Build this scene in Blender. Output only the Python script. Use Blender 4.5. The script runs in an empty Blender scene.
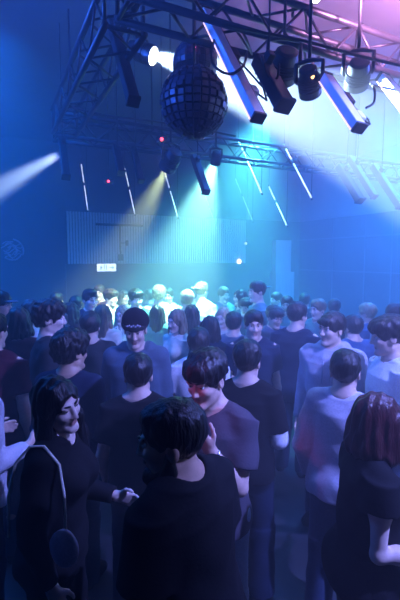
import bpy, bmesh, math, random
import numpy as np
from mathutils import Vector, Matrix, Euler

# ------------------------------------------------------------------ camera
scene = bpy.context.scene
COL = scene.collection
FOC = 410.0                     # focal length in pixels of the 400x600 frame
CAMZ = 2.2
YAW, PITCH = math.radians(26.7), math.radians(5.85)
cam_data = bpy.data.cameras.new('camera')
cam_data.sensor_fit = 'VERTICAL'
cam_data.sensor_height = 36.0
cam_data.lens = 36.0 * FOC / 600.0
cam_data.clip_start = 0.05
camera = bpy.data.objects.new('camera', cam_data)
camera.location = (0, 0, CAMZ)
camera.rotation_euler = (math.pi / 2 - PITCH, 0, -YAW)
COL.objects.link(camera)
scene.camera = camera

# ------------------------------------------------------------------ exposure
vs = scene.view_settings
vs.view_transform = 'Standard'
vs.look = 'None'
vs.exposure = 0.0
vs.gamma = 1.0
vs.use_curve_mapping = False

# ------------------------------------------------------------------ world: dark, filled with stage haze
world = bpy.data.worlds.new('world')
scene.world = world
world.use_nodes = True
wn = world.node_tree
for n in list(wn.nodes):
    wn.nodes.remove(n)
wo = wn.nodes.new('ShaderNodeOutputWorld')
wb = wn.nodes.new('ShaderNodeBackground')
wb.inputs['Color'].default_value = (0.0, 0.0, 0.0, 1)
wb.inputs['Strength'].default_value = 0.0
wv = wn.nodes.new('ShaderNodeVolumeScatter')
wv.inputs['Color'].default_value = (0.95, 0.95, 0.95, 1)
wv.inputs['Density'].default_value = 0.075
wv.inputs['Anisotropy'].default_value = 0.2
wn.links.new(wb.outputs[0], wo.inputs['Surface'])
wn.links.new(wv.outputs[0], wo.inputs['Volume'])

# ------------------------------------------------------------------ where a pixel of the frame lies at a forward distance
RIGHT = Vector((math.cos(YAW), -math.sin(YAW), 0))
FWD = Vector((math.sin(YAW), math.cos(YAW), 0))
def ray(px, py):
    a = (px - 200) / FOC
    b = (300 - py) / FOC
    f = FWD * math.cos(PITCH) + Vector((0, 0, -math.sin(PITCH)))
    u = FWD * math.sin(PITCH) + Vector((0, 0, math.cos(PITCH)))
    d = RIGHT * a + u * b + f
    return d
def at(px, py, D):
    d = ray(px, py)
    return Vector((0, 0, CAMZ)) + d * (D / d.dot(FWD))
def at_z(px, py, z):
    d = ray(px, py)
    return Vector((0, 0, CAMZ)) + d * ((z - CAMZ) / d.z)
def at_y(px, py, y):
    d = ray(px, py)
    return Vector((0, 0, CAMZ)) + d * (y / d.y)
def at_x(px, py, x):
    d = ray(px, py)
    return Vector((0, 0, CAMZ)) + d * (x / d.x)

# ------------------------------------------------------------------ stage lights
def spot(name, loc, target, power, color, angle, blend=0.4, radius=0.04):
    l = bpy.data.lights.new(name, 'SPOT')
    l.energy = power
    l.color = color
    l.spot_size = math.radians(angle)
    l.spot_blend = blend
    l.shadow_soft_size = radius
    o = bpy.data.objects.new(name, l)
    o.location = loc
    o.rotation_euler = (Vector(target) - Vector(loc)).to_track_quat('-Z', 'Y').to_euler()
    COL.objects.link(o)
    return o
def area(name, loc, target, power, color, sx, sy, spread=180):
    l = bpy.data.lights.new(name, 'AREA')
    l.shape = 'RECTANGLE'
    l.size, l.size_y = sx, sy
    l.energy = power
    l.color = color
    l.spread = math.radians(spread)
    o = bpy.data.objects.new(name, l)
    o.location = loc
    o.rotation_euler = (Vector(target) - Vector(loc)).to_track_quat('-Z', 'Y').to_euler()
    COL.objects.link(o)
    return o
BLUE = (.01, .17, 1.0)
# wash lamps high over the dance floor fill the haze with blue
area('blue_wash', (-1.0, 6.2, 4.8), (-.6, 6.8, 0), 720, (.005, .16, 1.0), 3.0, 4.0, 130)
area('blue_wash', (4.6, 4.4, 4.8), (4.9, 5.0, 0), 430, (.02, .21, 1.0), 3.0, 3.0, 130)
area('blue_wash', (7.6, 5.8, 4.8), (7.2, 6.6, 0), 1250, (.01, .25, 1.0), 3.0, 4.0, 130)
# added fill lights at the side walls, brightening the haze around the rig
area('haze_fill', (-3.1, 3.4, 4.2), (2, 3.4, 4.35), 190, (.03, .14, 1.0), 2.4, .8, 70)
area('haze_fill', (8.8, 2.8, 4.3), (2, 3.0, 4.5), 400, (.10, .16, 1.0), 2.4, .8, 60)
# white beam crossing behind the mirror ball
spot('white_beam', at(153, 55, 4.0), at(400, 143, 2.9), 16000, (.52, .74, 1.0), 23, .3)
# pale blue beam to the left
spot('pale_beam', at(63, 152, 4.70), at(-10, 193, 4.3), 4500, (.45, .65, 1.0), 18, .6)
# yellow beam of the round lamp under the far truss
spot('yellow_beam', at(167, 168, 5.0), at(134, 232, 5.6), 1600, (.80, 1.0, .50), 32, .8)
# turquoise wash on the back of the crowd
spot('turquoise_wash', at(262, 122, 7.2), at(205, 330, 7.0), 4800, (.10, .85, 1.0), 84, 1.0, .3)
spot('turquoise_wash', at(215, 160, 5.6), at(170, 310, 5.8), 4300, (.34, 1.0, .78), 54, .8)
# magenta lamp at the upper right
spot('pink_wash', at(430, -40, 2.3), at(375, -10, 4.0), 1700, (1.0, .42, .95), 80, .9)
# lilac lamp over the photographer's right shoulder, red lamp at the left
spot('lilac_wash', (2.6, -.3, 4.1), (2.05, 2.0, 1.4), 2300, (.20, .25, 1.0), 62, .5)
spot('red_wash', (-1.2, .9, 3.3), at(203, 400, 1.9), 70, (1.0, .06, .35), 11, .9)


# ------------------------------------------------------------------ helpers
def shade(me, on=True):
    me.polygons.foreach_set('use_smooth', [on] * len(me.polygons))
def link(name, me, parent=None):
    o = bpy.data.objects.new(name, me)
    COL.objects.link(o)
    if parent is not None:
        o.parent = parent
    return o
def empty(name, loc=(0, 0, 0), rot=(0, 0, 0)):
    o = bpy.data.objects.new(name, None)
    o.empty_display_size = 0.1
    o.location = loc
    o.rotation_euler = rot
    COL.objects.link(o)
    return o
def tag(o, label=None, cat=None, group=None, kind=None):
    if label: o['label'] = label
    if cat: o['category'] = cat
    if group: o['group'] = group
    if kind: o['kind'] = kind
    return o

class MB:
    """collects simple solids; build() links them as one mesh object"""
    def __init__(self):
        self.bm = bmesh.new()
    def box(self, c, s, rot=None, bevel=0.0):
        r = bmesh.ops.create_cube(self.bm, size=1.0)
        vs_ = r['verts']
        bmesh.ops.scale(self.bm, vec=s, verts=vs_)
        if bevel > 0:
            es = list({e for v in vs_ for e in v.link_edges})
            b = bmesh.ops.bevel(self.bm, geom=es, offset=bevel, segments=2, affect='EDGES', profile=0.5)
            vs_ = list({v for f in b['faces'] for v in f.verts} | {v for v in vs_ if v.is_valid})
        if rot is not None:
            bmesh.ops.rotate(self.bm, cent=(0, 0, 0), matrix=rot, verts=vs_)
        bmesh.ops.translate(self.bm, vec=c, verts=vs_)
        return self
    def tube(self, pts, rad, n=10, cap=True):
        pts = [Vector(p) for p in pts]
        if not isinstance(rad, (list, tuple)):
            rad = [rad] * len(pts)
        prev = None
        rings = []
        for i, p in enumerate(pts):
            if i == 0: t = pts[1] - pts[0]
            elif i == len(pts) - 1: t = pts[-1] - pts[-2]
            else: t = pts[i + 1] - pts[i - 1]
            t = t.normalized()
            if prev is None:
                a = Vector((0, 0, 1)) if abs(t.z) < 0.9 else Vector((1, 0, 0))
                u = t.cross(a).normalized()
            else:
                u = (prev - t * prev.dot(t)).normalized()
            prev = u
            w = t.cross(u)
            rings.append([self.bm.verts.new(p + (u * math.cos(2 * math.pi * k / n) + w * math.sin(2 * math.pi * k / n)) * rad[i]) for k in range(n)])
        for a, b in zip(rings, rings[1:]):
            for k in range(n):
                self.bm.faces.new((a[k], a[(k + 1) % n], b[(k + 1) % n], b[k]))
        if cap:
            self.bm.faces.new(list(reversed(rings[0])))
            self.bm.faces.new(rings[-1])
        return self
    def lathe(self, prof, n=24, M=None):
        """profile of (radius, z), spun round z, then moved by M"""
        rings = []
        M = M or Matrix.Identity(4)
        for r, z in prof:
            rings.append([self.bm.verts.new(M @ Vector((max(r, 1e-4) * math.cos(2 * math.pi * k / n), max(r, 1e-4) * math.sin(2 * math.pi * k / n), z))) for k in range(n)])
        for a, b in zip(rings, rings[1:]):
            for k in range(n):
                self.bm.faces.new((a[k], a[(k + 1) % n], b[(k + 1) % n], b[k]))
        self.bm.faces.new(list(reversed(rings[0])))
        self.bm.faces.new(rings[-1])
        return self
    def build(self, name, mat, parent=None, smooth=False):
        bmesh.ops.recalc_face_normals(self.bm, faces=self.bm.faces[:])
        me = bpy.data.meshes.new(name)
        self.bm.to_mesh(me)
        self.bm.free()
        me.materials.append(mat)
        if smooth:
            shade(me)
        return link(name, me, parent)
def axis_matrix(loc, zdir, up=(0, 0, 1)):
    z = Vector(zdir).normalized()
    u = Vector(up)
    if abs(z.dot(u)) > 0.98: u = Vector((0, 1, 0))
    x = u.cross(z).normalized()
    y = z.cross(x)
    m = Matrix((x, y, z)).transposed().to_4x4()
    m.translation = Vector(loc)
    return m

# ------------------------------------------------------------------ procedural materials
MATS = {}
def mat(name, col, rough=0.6, metal=0.0, var=0.15, scale=20.0, bump=0.0, stretch=(1, 1, 1), emit=None, estr=0.0, spec=0.5, sheen=0.0, kind='noise'):
    if name in MATS: return MATS[name]
    m = bpy.data.materials.new(name)
    m.use_nodes = True
    nt = m.node_tree
    b = nt.nodes['Principled BSDF']
    b.inputs['Roughness'].default_value = rough
    b.inputs['Metallic'].default_value = metal
    b.inputs['Specular IOR Level'].default_value = spec
    b.inputs['Sheen Weight'].default_value = sheen
    tc = nt.nodes.new('ShaderNodeTexCoord')
    mp = nt.nodes.new('ShaderNodeMapping')
    mp.inputs['Scale'].default_value = stretch
    nt.links.new(tc.outputs['Object'], mp.inputs['Vector'])
    if kind == 'wave':
        no = nt.nodes.new('ShaderNodeTexWave')
        no.inputs['Scale'].default_value = scale
        no.inputs['Distortion'].default_value = 4.0
        no.inputs['Detail'].default_value = 2.0
        no.inputs['Detail Scale'].default_value = 1.5
    else:
        no = nt.nodes.new('ShaderNodeTexNoise')
        no.inputs['Scale'].default_value = scale
        no.inputs['Detail'].default_value = 3.0
    nt.links.new(mp.outputs[0], no.inputs['Vector'])
    cr = nt.nodes.new('ShaderNodeValToRGB')
    c = Vector(col)
    cr.color_ramp.elements[0].color = (*[max(0, x * (1 - var)) for x in c], 1)
    cr.color_ramp.elements[1].color = (*[min(1, x * (1 + var)) for x in c], 1)
    cr.color_ramp.elements[0].position = 0.3
    cr.color_ramp.elements[1].position = 0.7
    fac = no.outputs['Fac']
    nt.links.new(fac, cr.inputs['Fac'])
    nt.links.new(cr.outputs['Color'], b.inputs['Base Color'])
    if bump > 0:
        bp = nt.nodes.new('ShaderNodeBump')
        bp.inputs['Strength'].default_value = bump
        bp.inputs['Distance'].default_value = 0.01
        nt.links.new(fac, bp.inputs['Height'])
        nt.links.new(bp.outputs[0], b.inputs['Normal'])
    if emit is not None:
        b.inputs['Emission Color'].default_value = (*emit, 1)
        b.inputs['Emission Strength'].default_value = estr
    MATS[name] = m
    return m
# ------------------------------------------------------------------ materials
M = {}
M['skin_fair'] = mat('skin_fair', (.62, .42, .33), .5, var=.06, scale=60, bump=.05)
M['skin_tan'] = mat('skin_tan', (.48, .30, .21), .5, var=.06, scale=60, bump=.05)
M['skin_pale'] = mat('skin_pale', (.72, .54, .46), .5, var=.05, scale=60, bump=.05)
M['lip'] = mat('lip', (.46, .23, .19), .45, var=.1, scale=200)
M['eye_white'] = mat('eye_white', (.75, .73, .70), .25, var=.03)
M['iris'] = mat('iris', (.03, .02, .015), .15, var=.2)
M['hair_dark'] = mat('hair_dark', (.012, .010, .010), .42, var=.5, scale=40, bump=.5, stretch=(3, 3, .6))
M['hair_black'] = mat('hair_black', (.006, .006, .007), .42, var=.5, scale=40, bump=.5, stretch=(3, 3, .6))
M['hair_brown'] = mat('hair_brown', (.035, .02, .013), .45, var=.4, scale=40, bump=.5, stretch=(3, 3, .6))
M['hair_red'] = mat('hair_red', (.045, .008, .010), .40, var=.5, scale=40, bump=.5, stretch=(3, 3, .4))
M['hair_blond'] = mat('hair_blond', (.42, .33, .20), .5, var=.3, scale=40, bump=.5, stretch=(3, 3, .6))
M['hair_fairbrown'] = mat('hair_fairbrown', (.20, .15, .09), .5, var=.3, scale=40, bump=.5, stretch=(3, 3, .6))
def cloth(n, c, **k): M[n] = mat(n, c, .88, var=k.get('var', .12), scale=k.get('scale', 90), bump=.12, spec=.12 if max(c) < .1 else .2, sheen=0.0 if max(c) < .1 else .1)
cloth('cloth_black', (.010, .010, .012)); cloth('cloth_charcoal', (.030, .030, .036)); cloth('cloth_navy', (.016, .024, .055))
cloth('cloth_grey', (.20, .20, .22)); cloth('cloth_lilac', (.50, .48, .56)); cloth('cloth_white', (.78, .78, .80)); cloth('cloth_slate', (.07, .11, .17))
cloth('cloth_smoke', (.075, .065, .085)); cloth('cloth_wine', (.075, .018, .030)); cloth('cloth_teal', (.10, .22, .24)); cloth('cloth_cream', (.62, .60, .52))
cloth('cloth_blue', (.045, .10, .22)); cloth('denim_dark', (.018, .028, .055)); cloth('denim_light', (.22, .30, .42)); cloth('denim_mid', (.055, .09, .17))
cloth('knit_dark', (.012, .012, .018)); cloth('shoe_dark', (.012, .012, .014)); cloth('shoe_white', (.6, .6, .6)); cloth('pale_print', (.30, .32, .40))
M['black_plastic'] = mat('black_plastic', (.012, .012, .014), .4, var=.2)
M['steel'] = mat('steel', (.7, .7, .72), .25, 1.0, var=.05)
M['watch_face'] = mat('watch_face', (.75, .76, .8), .2, var=.03)
M['truss'] = mat('truss', (.022, .022, .028), .4, .2, var=.25, scale=14)
M['housing'] = mat('housing', (.014, .014, .018), .45, var=.3, scale=25)
M['bar_metal'] = mat('bar_metal', (.72, .72, .78), .4, .1, var=.08, scale=10)
M['pipe'] = mat('pipe', (.05, .05, .06), .3, .6, var=.2)
M['cable'] = mat('cable', (.01, .01, .012), .5, var=.2)
# ------------------------------------------------------------------ the room
YB = at(150, 258, 11.0).y                    # back wall
XR = at_y(300, 240, YB).x                    # right wall, meets the back wall at the corner
CEIL = 4.9
XL, YF = -3.2, -2.2
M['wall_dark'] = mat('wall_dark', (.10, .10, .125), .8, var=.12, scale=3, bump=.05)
M['wall_upper_lit'] = mat('wall_upper_lit', (.34, .33, .38), .8, var=.08, scale=3, bump=.05)
M['ceiling'] = mat('ceiling', (.11, .11, .14), .9, var=.1, scale=4)
M['floor'] = mat('floor', (.035, .035, .042), .35, var=.3, scale=5, bump=.05)
M['slats'] = mat('slats', (.78, .75, .82), .6, var=.1, scale=30, stretch=(1, 1, .1))
M['slat_back'] = mat('slat_back', (.12, .12, .15), .8, var=.1)
M['trim'] = mat('trim', (.20, .20, .24), .5, var=.1)
def wall(name, lo, hi, m):
    lo, hi = Vector(lo), Vector(hi)
    b = MB(); b.box((0, 0, 0), hi - lo)
    o = b.build(name, m); o.location = (lo + hi) / 2
    o['kind'] = 'structure'
    return o
T_ = .25
wall('floor', (XL - T_, YF - T_, -.2), (XR + T_, YB + T_, 0), M['floor'])
wall('ceiling', (XL - T_, YF - T_, CEIL), (XR + T_, YB + T_, CEIL + .2), M['ceiling'])
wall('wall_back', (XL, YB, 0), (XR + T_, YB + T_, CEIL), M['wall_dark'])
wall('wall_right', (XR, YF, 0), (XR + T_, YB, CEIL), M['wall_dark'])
wall('wall_left', (XL - T_, YF, 0), (XL, YB + T_, CEIL), M['wall_dark'])
wall('wall_front', (XL - T_, YF - T_, 0), (XR + T_, YF, CEIL), M['wall_dark'])
ZU = at_y(299.5, 222, YB).z                  # upper wall starts here, its colour made paler for the lilac light on it
wall('trim_1', (XR - .06, YF, ZU), (XR, YB, CEIL), M['wall_upper_lit'])
wall('trim_2', (at_y(246, 240, YB).x, YB - .06, ZU), (XR - .06, YB, CEIL), M['wall_upper_lit'])
# ledges and seams on the right wall
for i, (y, h_) in enumerate(((238, .035), (271, .03))):
    z = at_x(335, y, XR).z
    wall('trim_%d' % (3 + i), (XR - .05, YF, z - h_ / 2), (XR, YB, z + h_ / 2), M['trim'])
for i, px in enumerate((333, 365, 392)):
    y = at_x(px, 250, XR).y
    wall('trim_%d' % (5 + i), (XR - .02, y - .015, 0), (XR, y + .015, ZU), M['trim'])
# square pillar on its plinth near the corner
xa, xb = at_y(276, 260, YB - .2).x, at_y(291, 260, YB - .2).x
wall('trim_8', (xa, YB - .2, 0), (xb, YB, at_y(283, 240, YB - .2).z), M['slats'])
wall('trim_9', (xa - .06, YB - .3, 0), (xb + .06, YB, at_y(283, 272, YB - .3).z), M['slats'])
# left block with a door edge under the logo
xd = at_y(66, 270, YB).x
wall('trim_10', (xd - .03, YB - .08, 0), (xd, YB, at_y(66, 264, YB).z), M['trim'])

# slatted bulkhead panel over the doorway
x0, x1 = at_y(67, 240, YB - .12).x, at_y(246, 240, YB - .12).x
z0, z1 = at_y(67, 264, YB - .12).z, at_y(67, 211, YB - .12).z
pan = empty('slatted_wall_panel', ((x0 + x1) / 2, YB - .02, z0))
tag(pan, 'long pale panel of upright slats high on the back wall', 'wall panel')
b = MB(); b.box((0, -.01, (z1 - z0) / 2), (x1 - x0, .06, z1 - z0)); b.build('backing_board', M['slat_back'], pan)
b = MB(); n = 74
for i in range(n):
    b.box((-(x1 - x0) / 2 + (i + .5) * (x1 - x0) / n, -.07, (z1 - z0) / 2), ((x1 - x0) / n * .62, .06, z1 - z0))
b.build('slats', M['slats'], pan)

# T-shaped pipe in front of the panel
yT = YB - .22
tp = empty('hanging_pipe', (at_y(120, 225, yT).x, yT, at_y(120, 225, yT).z))
tag(tp, 'dark T-shaped pipe hanging in front of the slatted panel', 'pipe')
w = at_y(144, 225, yT).x - at_y(97, 225, yT).x
dz = at_y(120, 261, yT).z - tp.location.z
b = MB(); b.tube([(-w / 2, 0, 0), (w / 2, 0, 0)], .03); b.build('crossbar', M['housing'], tp, True)
b = MB(); b.tube([(0, 0, 0), (0, 0, dz * .85)], .025); b.build('upright', M['housing'], tp, True)
b = MB(); b.box((0, 0, dz * .9), (.13, .1, .16), bevel=.015); b.build('speaker_box', M['housing'], tp)
b = MB(); b.box((at_y(127, 243, yT).x - tp.location.x, 0, at_y(127, 243, yT).z - tp.location.z), (.07, .06, .13), bevel=.01)
b.tube([(0, 0, at_y(127, 243, yT).z - tp.location.z), (at_y(127, 243, yT).x - tp.location.x, 0, at_y(127, 243, yT).z - tp.location.z)], .012); b.build('junction_box', M['housing'], tp)
b = MB()
for s in (-.4, .4): b.tube([(w * s, 0, 0), (w * s, .14, 0)], .015)
b.build('wall_bracket', M['housing'], tp)

# illuminated exit sign with running figure, door and arrow
pe = at_y(106.5, 267.5, YB - .3)
ex = empty('exit_sign', pe); tag(ex, 'small lit white exit sign under the slatted panel', 'exit sign')
we = at_y(116, 267, YB - .3).x - at_y(97, 267, YB - .3).x
he = at_y(106, 264, YB - .3).z - at_y(106, 271.5, YB - .3).z
M['sign_face'] = mat('sign_face', (.8, .9, .9), .5, var=.02, emit=(.85, .97, 1.0), estr=2.0)
M['sign_mark'] = mat('sign_mark', (.1, .45, .4), .5, var=.02, emit=(.15, .6, .65), estr=.5)
b = MB(); b.box((0, .03, 0), (we + .02, .06, he + .02), bevel=.008); b.build('case', M['housing'], ex)
b = MB(); b.box((0, -.004, 0), (we, .01, he)); b.build('face', M['sign_face'], ex)
b = MB()
def mk(pts, r): b.tube([(x * he, -.011, z * he) for x, z in pts], r * he, 6)
for dx in (-.75,):     # running figure
    mk([(dx + .05, .18), (dx - .02, -.08)], .07); mk([(dx - .02, -.08), (dx + .14, -.2), (dx + .10, -.38)], .05)
    mk([(dx - .02, -.08), (dx - .12, -.28), (dx - .26, -.30)], .05); mk([(dx + .04, .14), (dx + .22, .02)], .04); mk([(dx + .04, .14), (dx - .14, .06)], .04)
    mk([(dx + .09, .27), (dx + .09, .36)], .07)
mk([(-.30, -.38), (-.30, .38), (.0, .38), (.0, -.38)], .05)
mk([(.35, 0), (.95, 0)], .06); mk([(.72, .22), (.97, 0), (.72, -.22)], .06)
b.build('pictogram', M['sign_mark'], ex)
b = MB()
for s in (-.3, .3): b.tube([(we * s, .03, he / 2), (we * s, .03, z0 - pe.z + .01), (we * s, .26, z0 - pe.z + .01)], .008, 8)
b.build('hanger', M['housing'], ex)

# round scribbled emblem on the back wall at the left
pl = at_y(12, 250, YB - .03)
lg = empty('round_wall_emblem', pl); tag(lg, 'faint round scribbled emblem on the dark back wall at the left', 'wall emblem')
M['emblem'] = mat('emblem', (.50, .46, .58), .7, var=.25, scale=12)
M['emblem_disc'] = mat('emblem_disc', (.055, .055, .08), .7, var=.2)
rl = 13 / FOC * (pl.dot(FWD) )
b = MB(); b.lathe([(.001, 0), (rl, 0), (rl, .03), (.001, .03)], 40, Matrix.Rotation(math.pi / 2, 4, 'X') @ Matrix.Translation((0, 0, -.03))); b.build('disc', M['emblem_disc'], lg)
b = MB(); rr = random.Random(4)
for i in range(9):
    a0 = rr.uniform(0, 6.28); r0 = rl * rr.uniform(.25, .95); ln = rr.uniform(.7, 2.2)
    b.tube([(r0 * math.cos(a0 + ln * t) * (1 - .1 * t), -.008, r0 * math.sin(a0 + ln * t)) for t in np.linspace(0, 1, 9)], .018, 6)
for i in range(7):
    z = rl * (-.6 + .18 * i); x = math.sqrt(max(0, rl * rl * .8 - z * z)) * rr.uniform(.4, .95)
    b.tube([(-x + 2 * x * t, -.008, z + .05 * math.sin(7 * t + i)) for t in np.linspace(0, 1, 9)], .014, 6)
b.build('line_drawing', M['emblem'], lg)

# ------------------------------------------------------------------ the rig: box trusses in a rectangle
RZ = 3.72                       # underside of the rig
TW = .27
def truss(name, a, b_, label, up=(0, 0, 1)):
    """box truss from a to b_ (axis of its lower corner chord)"""
    a, b_ = Vector(a), Vector(b_)
    L = (b_ - a).length
    d = (b_ - a) / L
    s = d.cross(Vector(up)).normalized()
    u = Vector(up)
    root = empty(name, a); tag(root, label, 'truss', 'rig trusses')
    for su, ss in ((0, 0), (0, 1), (1, 0), (1, 1)):
        o = u * TW * su + s * TW * ss
        m = MB(); m.tube([o, o + d * L], .024, 12); m.build('chord', M['truss'], root, True)
    n = max(2, int(L / .26))
    for (c0, c1) in (((0, 0), (0, 1)), ((1, 0), (1, 1)), ((0, 0), (1, 0)), ((0, 1), (1, 1))):
        m = MB()
        f = lambda c, t: u * TW * c[0] + s * TW * c[1] + d * t
        for i in range(n):
            t0, t1 = L * i / n, L * (i + 1) / n
            m.tube([f(c0 if i % 2 == 0 else c1, t0), f(c1 if i % 2 == 0 else c0, t1)], .010, 8)
        m.build('lacing', M['truss'], root, True)
    for e in (0.02, L - .02):
        m = MB()
        pts = [u * TW * x + s * TW * y + d * e for x, y in ((0, 0), (0, 1), (1, 1), (1, 0), (0, 0))]
        m.tube(pts, .016, 8); m.build('end_frame', M['truss'], root, True)
    for fr in (.2, .8):
        m = MB(); c = d * L * fr + u * TW + s * TW * .5
        m.tube([c, c + Vector((0, 0, CEIL - c.z - a.z))], .012, 8); m.build('hanging_rod', M['truss'], root, True)
    return root
YN = at_z(250, 55, RZ).y
YFAR = at_z(150, 147, RZ).y
XT = at_z(55, 136, RZ).x
truss('box_truss', (XT, YN, RZ), (XT + 6.6, YN, RZ), 'near box truss with the round mirror ball hung beside it', (0, 0, 1)).rotation_euler = (0, 0, 0)
truss('box_truss', (XT, YFAR + TW, RZ), (XT + 6.6, YFAR + TW, RZ), 'far box truss across the room carrying the yellow lamp')
truss('box_truss', (XT - .04, YN + .08, RZ), (XT - .04, YFAR - .08, RZ), 'side box truss at the left running away from the camera')

# direction shared by every hung bar: it slopes up and away
dv = ray(0, -400); BAR = dv.normalized()
def proj(P):
    p = Vector(P) - Vector((0, 0, CAMZ))
    f = FWD * math.cos(PITCH) + Vector((0, 0, -math.sin(PITCH)))
    u = FWD * math.sin(PITCH) + Vector((0, 0, math.cos(PITCH)))
    z = p.dot(f)
    return 200 + FOC * p.dot(RIGHT) / z, 300 - FOC * p.dot(u) / z
def bar_len(P, ytop):
    a, b_ = .02, 6.0
    for _ in range(50):
        m = (a + b_) / 2
        if proj(P + BAR * m)[1] > ytop: a = m
        else: b_ = m
    return a
BX = Vector((1, 0, 0)); BX = (BX - BAR * BX.dot(BAR)).normalized(); BN = BAR.cross(BX).normalized()
BROT = Matrix((BX, BN, BAR)).transposed()          # local z along the bar
if BN.z > 0: pass
M['led_warm'] = mat('led_warm', (.9, .8, .7), .4, var=.02, emit=(1.0, .60, .46), estr=1.7)
M['led_white'] = mat('led_white', (.9, .9, .9), .4, var=.02, emit=(.80, .88, 1.0), estr=1.5)
M['led_faint'] = mat('led_faint', (.7, .7, .8), .4, var=.02, emit=(.6, .75, 1.0), estr=.7)
M['lens_dim'] = mat('lens_dim', (.25, .30, .45), .15, var=.1, emit=(.25, .45, 1.0), estr=.25)
M['lens_white'] = mat('lens_white', (.9, .9, .9), .15, var=.02, emit=(.8, .9, 1.0), estr=14.0)
M['lens_yellow'] = mat('lens_yellow', (.9, .85, .5), .15, var=.02, emit=(1.0, .92, .55), estr=3.0)
M['led_red'] = mat('led_red', (.8, .05, .05), .3, var=.02, emit=(1.0, .06, .10), estr=7.0)
M['led_amber'] = mat('led_amber', (.8, .4, .1), .3, var=.02, emit=(1.0, .45, .15), estr=5.0)

def hang(P, root, mat_='truss'):
    """clamp wire from a point straight up to the ceiling"""
    m = MB(); m.tube([(P - root.location), Vector((P.x, P.y, CEIL)) - root.location], .006, 6); m.build('suspension_wire', M[mat_], root, True)

def led_batten(low, ytop, D, label, clamp_y):
    P = at(*low, D); L = bar_len(P, ytop)
    r = empty('led_batten', P, BROT.to_euler()); tag(r, label, 'light bar', 'pale battens on the near truss')
    m = MB(); m.box((0, 0, L / 2), (.068, .055, L), bevel=.006); m.build('profile', M['bar_metal'], r)
    m = MB(); m.box((-.030, .0285 * FS, L / 2), (.014, .006, L * .985), bevel=.002); m.build('led_strip', M['led_warm'], r)
    m = MB(); m.box((.0365, 0, L / 2), (.012, .05, L), bevel=.003); m.build('heat_sink', M['housing'], r)
    m = MB(); m.box((0, 0, -.008), (.082, .066, .022), bevel=.006); m.build('end_cap', M['housing'], r)
    m = MB(); m.box((0, 0, L + .008), (.082, .066, .022), bevel=.006); m.build('end_cap', M['housing'], r)
    m = MB(); m.box((.055, .0, L * .22), (.06, .05, .07), bevel=.008); m.build('bracket', M['bar_metal'], r)
    m = MB(); m.box((.055, .0, L * .55), (.05, .06, .10), bevel=.008); m.build('clamp', M['housing'], r)
    m = MB(); m.tube([(.08, 0, L * .22), (.16, .02, L * .2), (.20, .03, L * .34), (.12, .02, L * .5), (.05, 0, L * .55)], .006, 8); m.build('cable', M['cable'], r, True)
    return r
FS = -1
# which local side of a bar looks down at the crowd
FS = 1 if (BROT @ Vector((0, 1, 0))).z < 0 else -1
led_batten((258, 117), 12, 2.36, 'long pale light batten with a lit edge just right of the mirror ball', 50)
led_batten((359, 127), 78, 2.38, 'pale light batten with a bright edge under the truss, second from the right', 78)
led_batten((420, 124), 78, 2.55, 'pale light batten cut off by the right edge of the photo', 78)

def bar_light(low, ytop, D, label, wdt=.075, lens=0, lens_mat='lens_dim', group='dark hung fixtures'):
    P = at(*low, D); L = bar_len(P, ytop)
    r = empty('stage_light_bar', P, BROT.to_euler()); tag(r, label, 'stage light', group)
    m = MB(); m.box((0, 0, L / 2), (wdt, wdt * .9, L), bevel=wdt * .12); m.build('housing', M['housing'], r)
    m = MB(); m.box((0, 0, -.012), (wdt * 1.15, wdt * 1.05, .03), bevel=.008); m.build('end_cap', M['housing'], r)
    m = MB()
    for i in range(6): m.box((0, FS * wdt * .46, L * (.3 + .1 * i)), (wdt * .9, .008, .012))
    m.build('cooling_fins', M['truss'], r)
    if lens:
        m = MB(); m.box((0, FS * wdt * .47, L * .13), (wdt * .8, .012, wdt * .8), bevel=.004); m.build('lens', M[lens_mat], r)
    m = MB(); m.box((0, -FS * wdt * .7, L * .8), (wdt * .5, wdt * .7, .06), bevel=.006)
    m.build('clamp', M['truss'], r)
    Pt = P + BAR * L * .8
    rr_ = MB(); a = BROT.transposed() @ Vector((0, 0, 1))
    base = Vector((0, -FS * wdt * .7, L * .8)); rr_.tube([base, base + a * (CEIL - Pt.z - .05)], .007, 6); rr_.build('suspension_wire', M['truss'], r, True)
    return r
bar_light((133, 100), 20, 3.05, 'long dark light bar hanging at the left end of the near truss', .085)
bar_light((284, 104), 60, 2.62, 'thick dark light bar between the two pale battens', .10, 1)
bar_light((66, 176), 138, 4.75, 'dark bar light at the left corner throwing the pale beam', .085, 1, 'lens_white')
bar_light((121, 172), 146, 4.95, 'short dark bar light with a pale square lens on the far truss', .085, 1, 'lens_dim')
bar_light((141, 180), 148, 4.95, 'slim dark bar light just left of the yellow lamp', .07, 1)
bar_light((206, 191), 156, 4.95, 'dark bar light just right of the yellow lamp on the far truss', .085, 1)
bar_light((360, 200), 166, 6.6, 'faint dark bar light below the white beam, leftmost of the far right group', .13, 0)
bar_light((374, 196), 158, 6.6, 'faint dark bar light below the white beam, middle of the far right group', .10, 1)
bar_light((400, 206), 166, 6.8, 'faint dark bar light at the right edge below the white beam', .12, 0)

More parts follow.
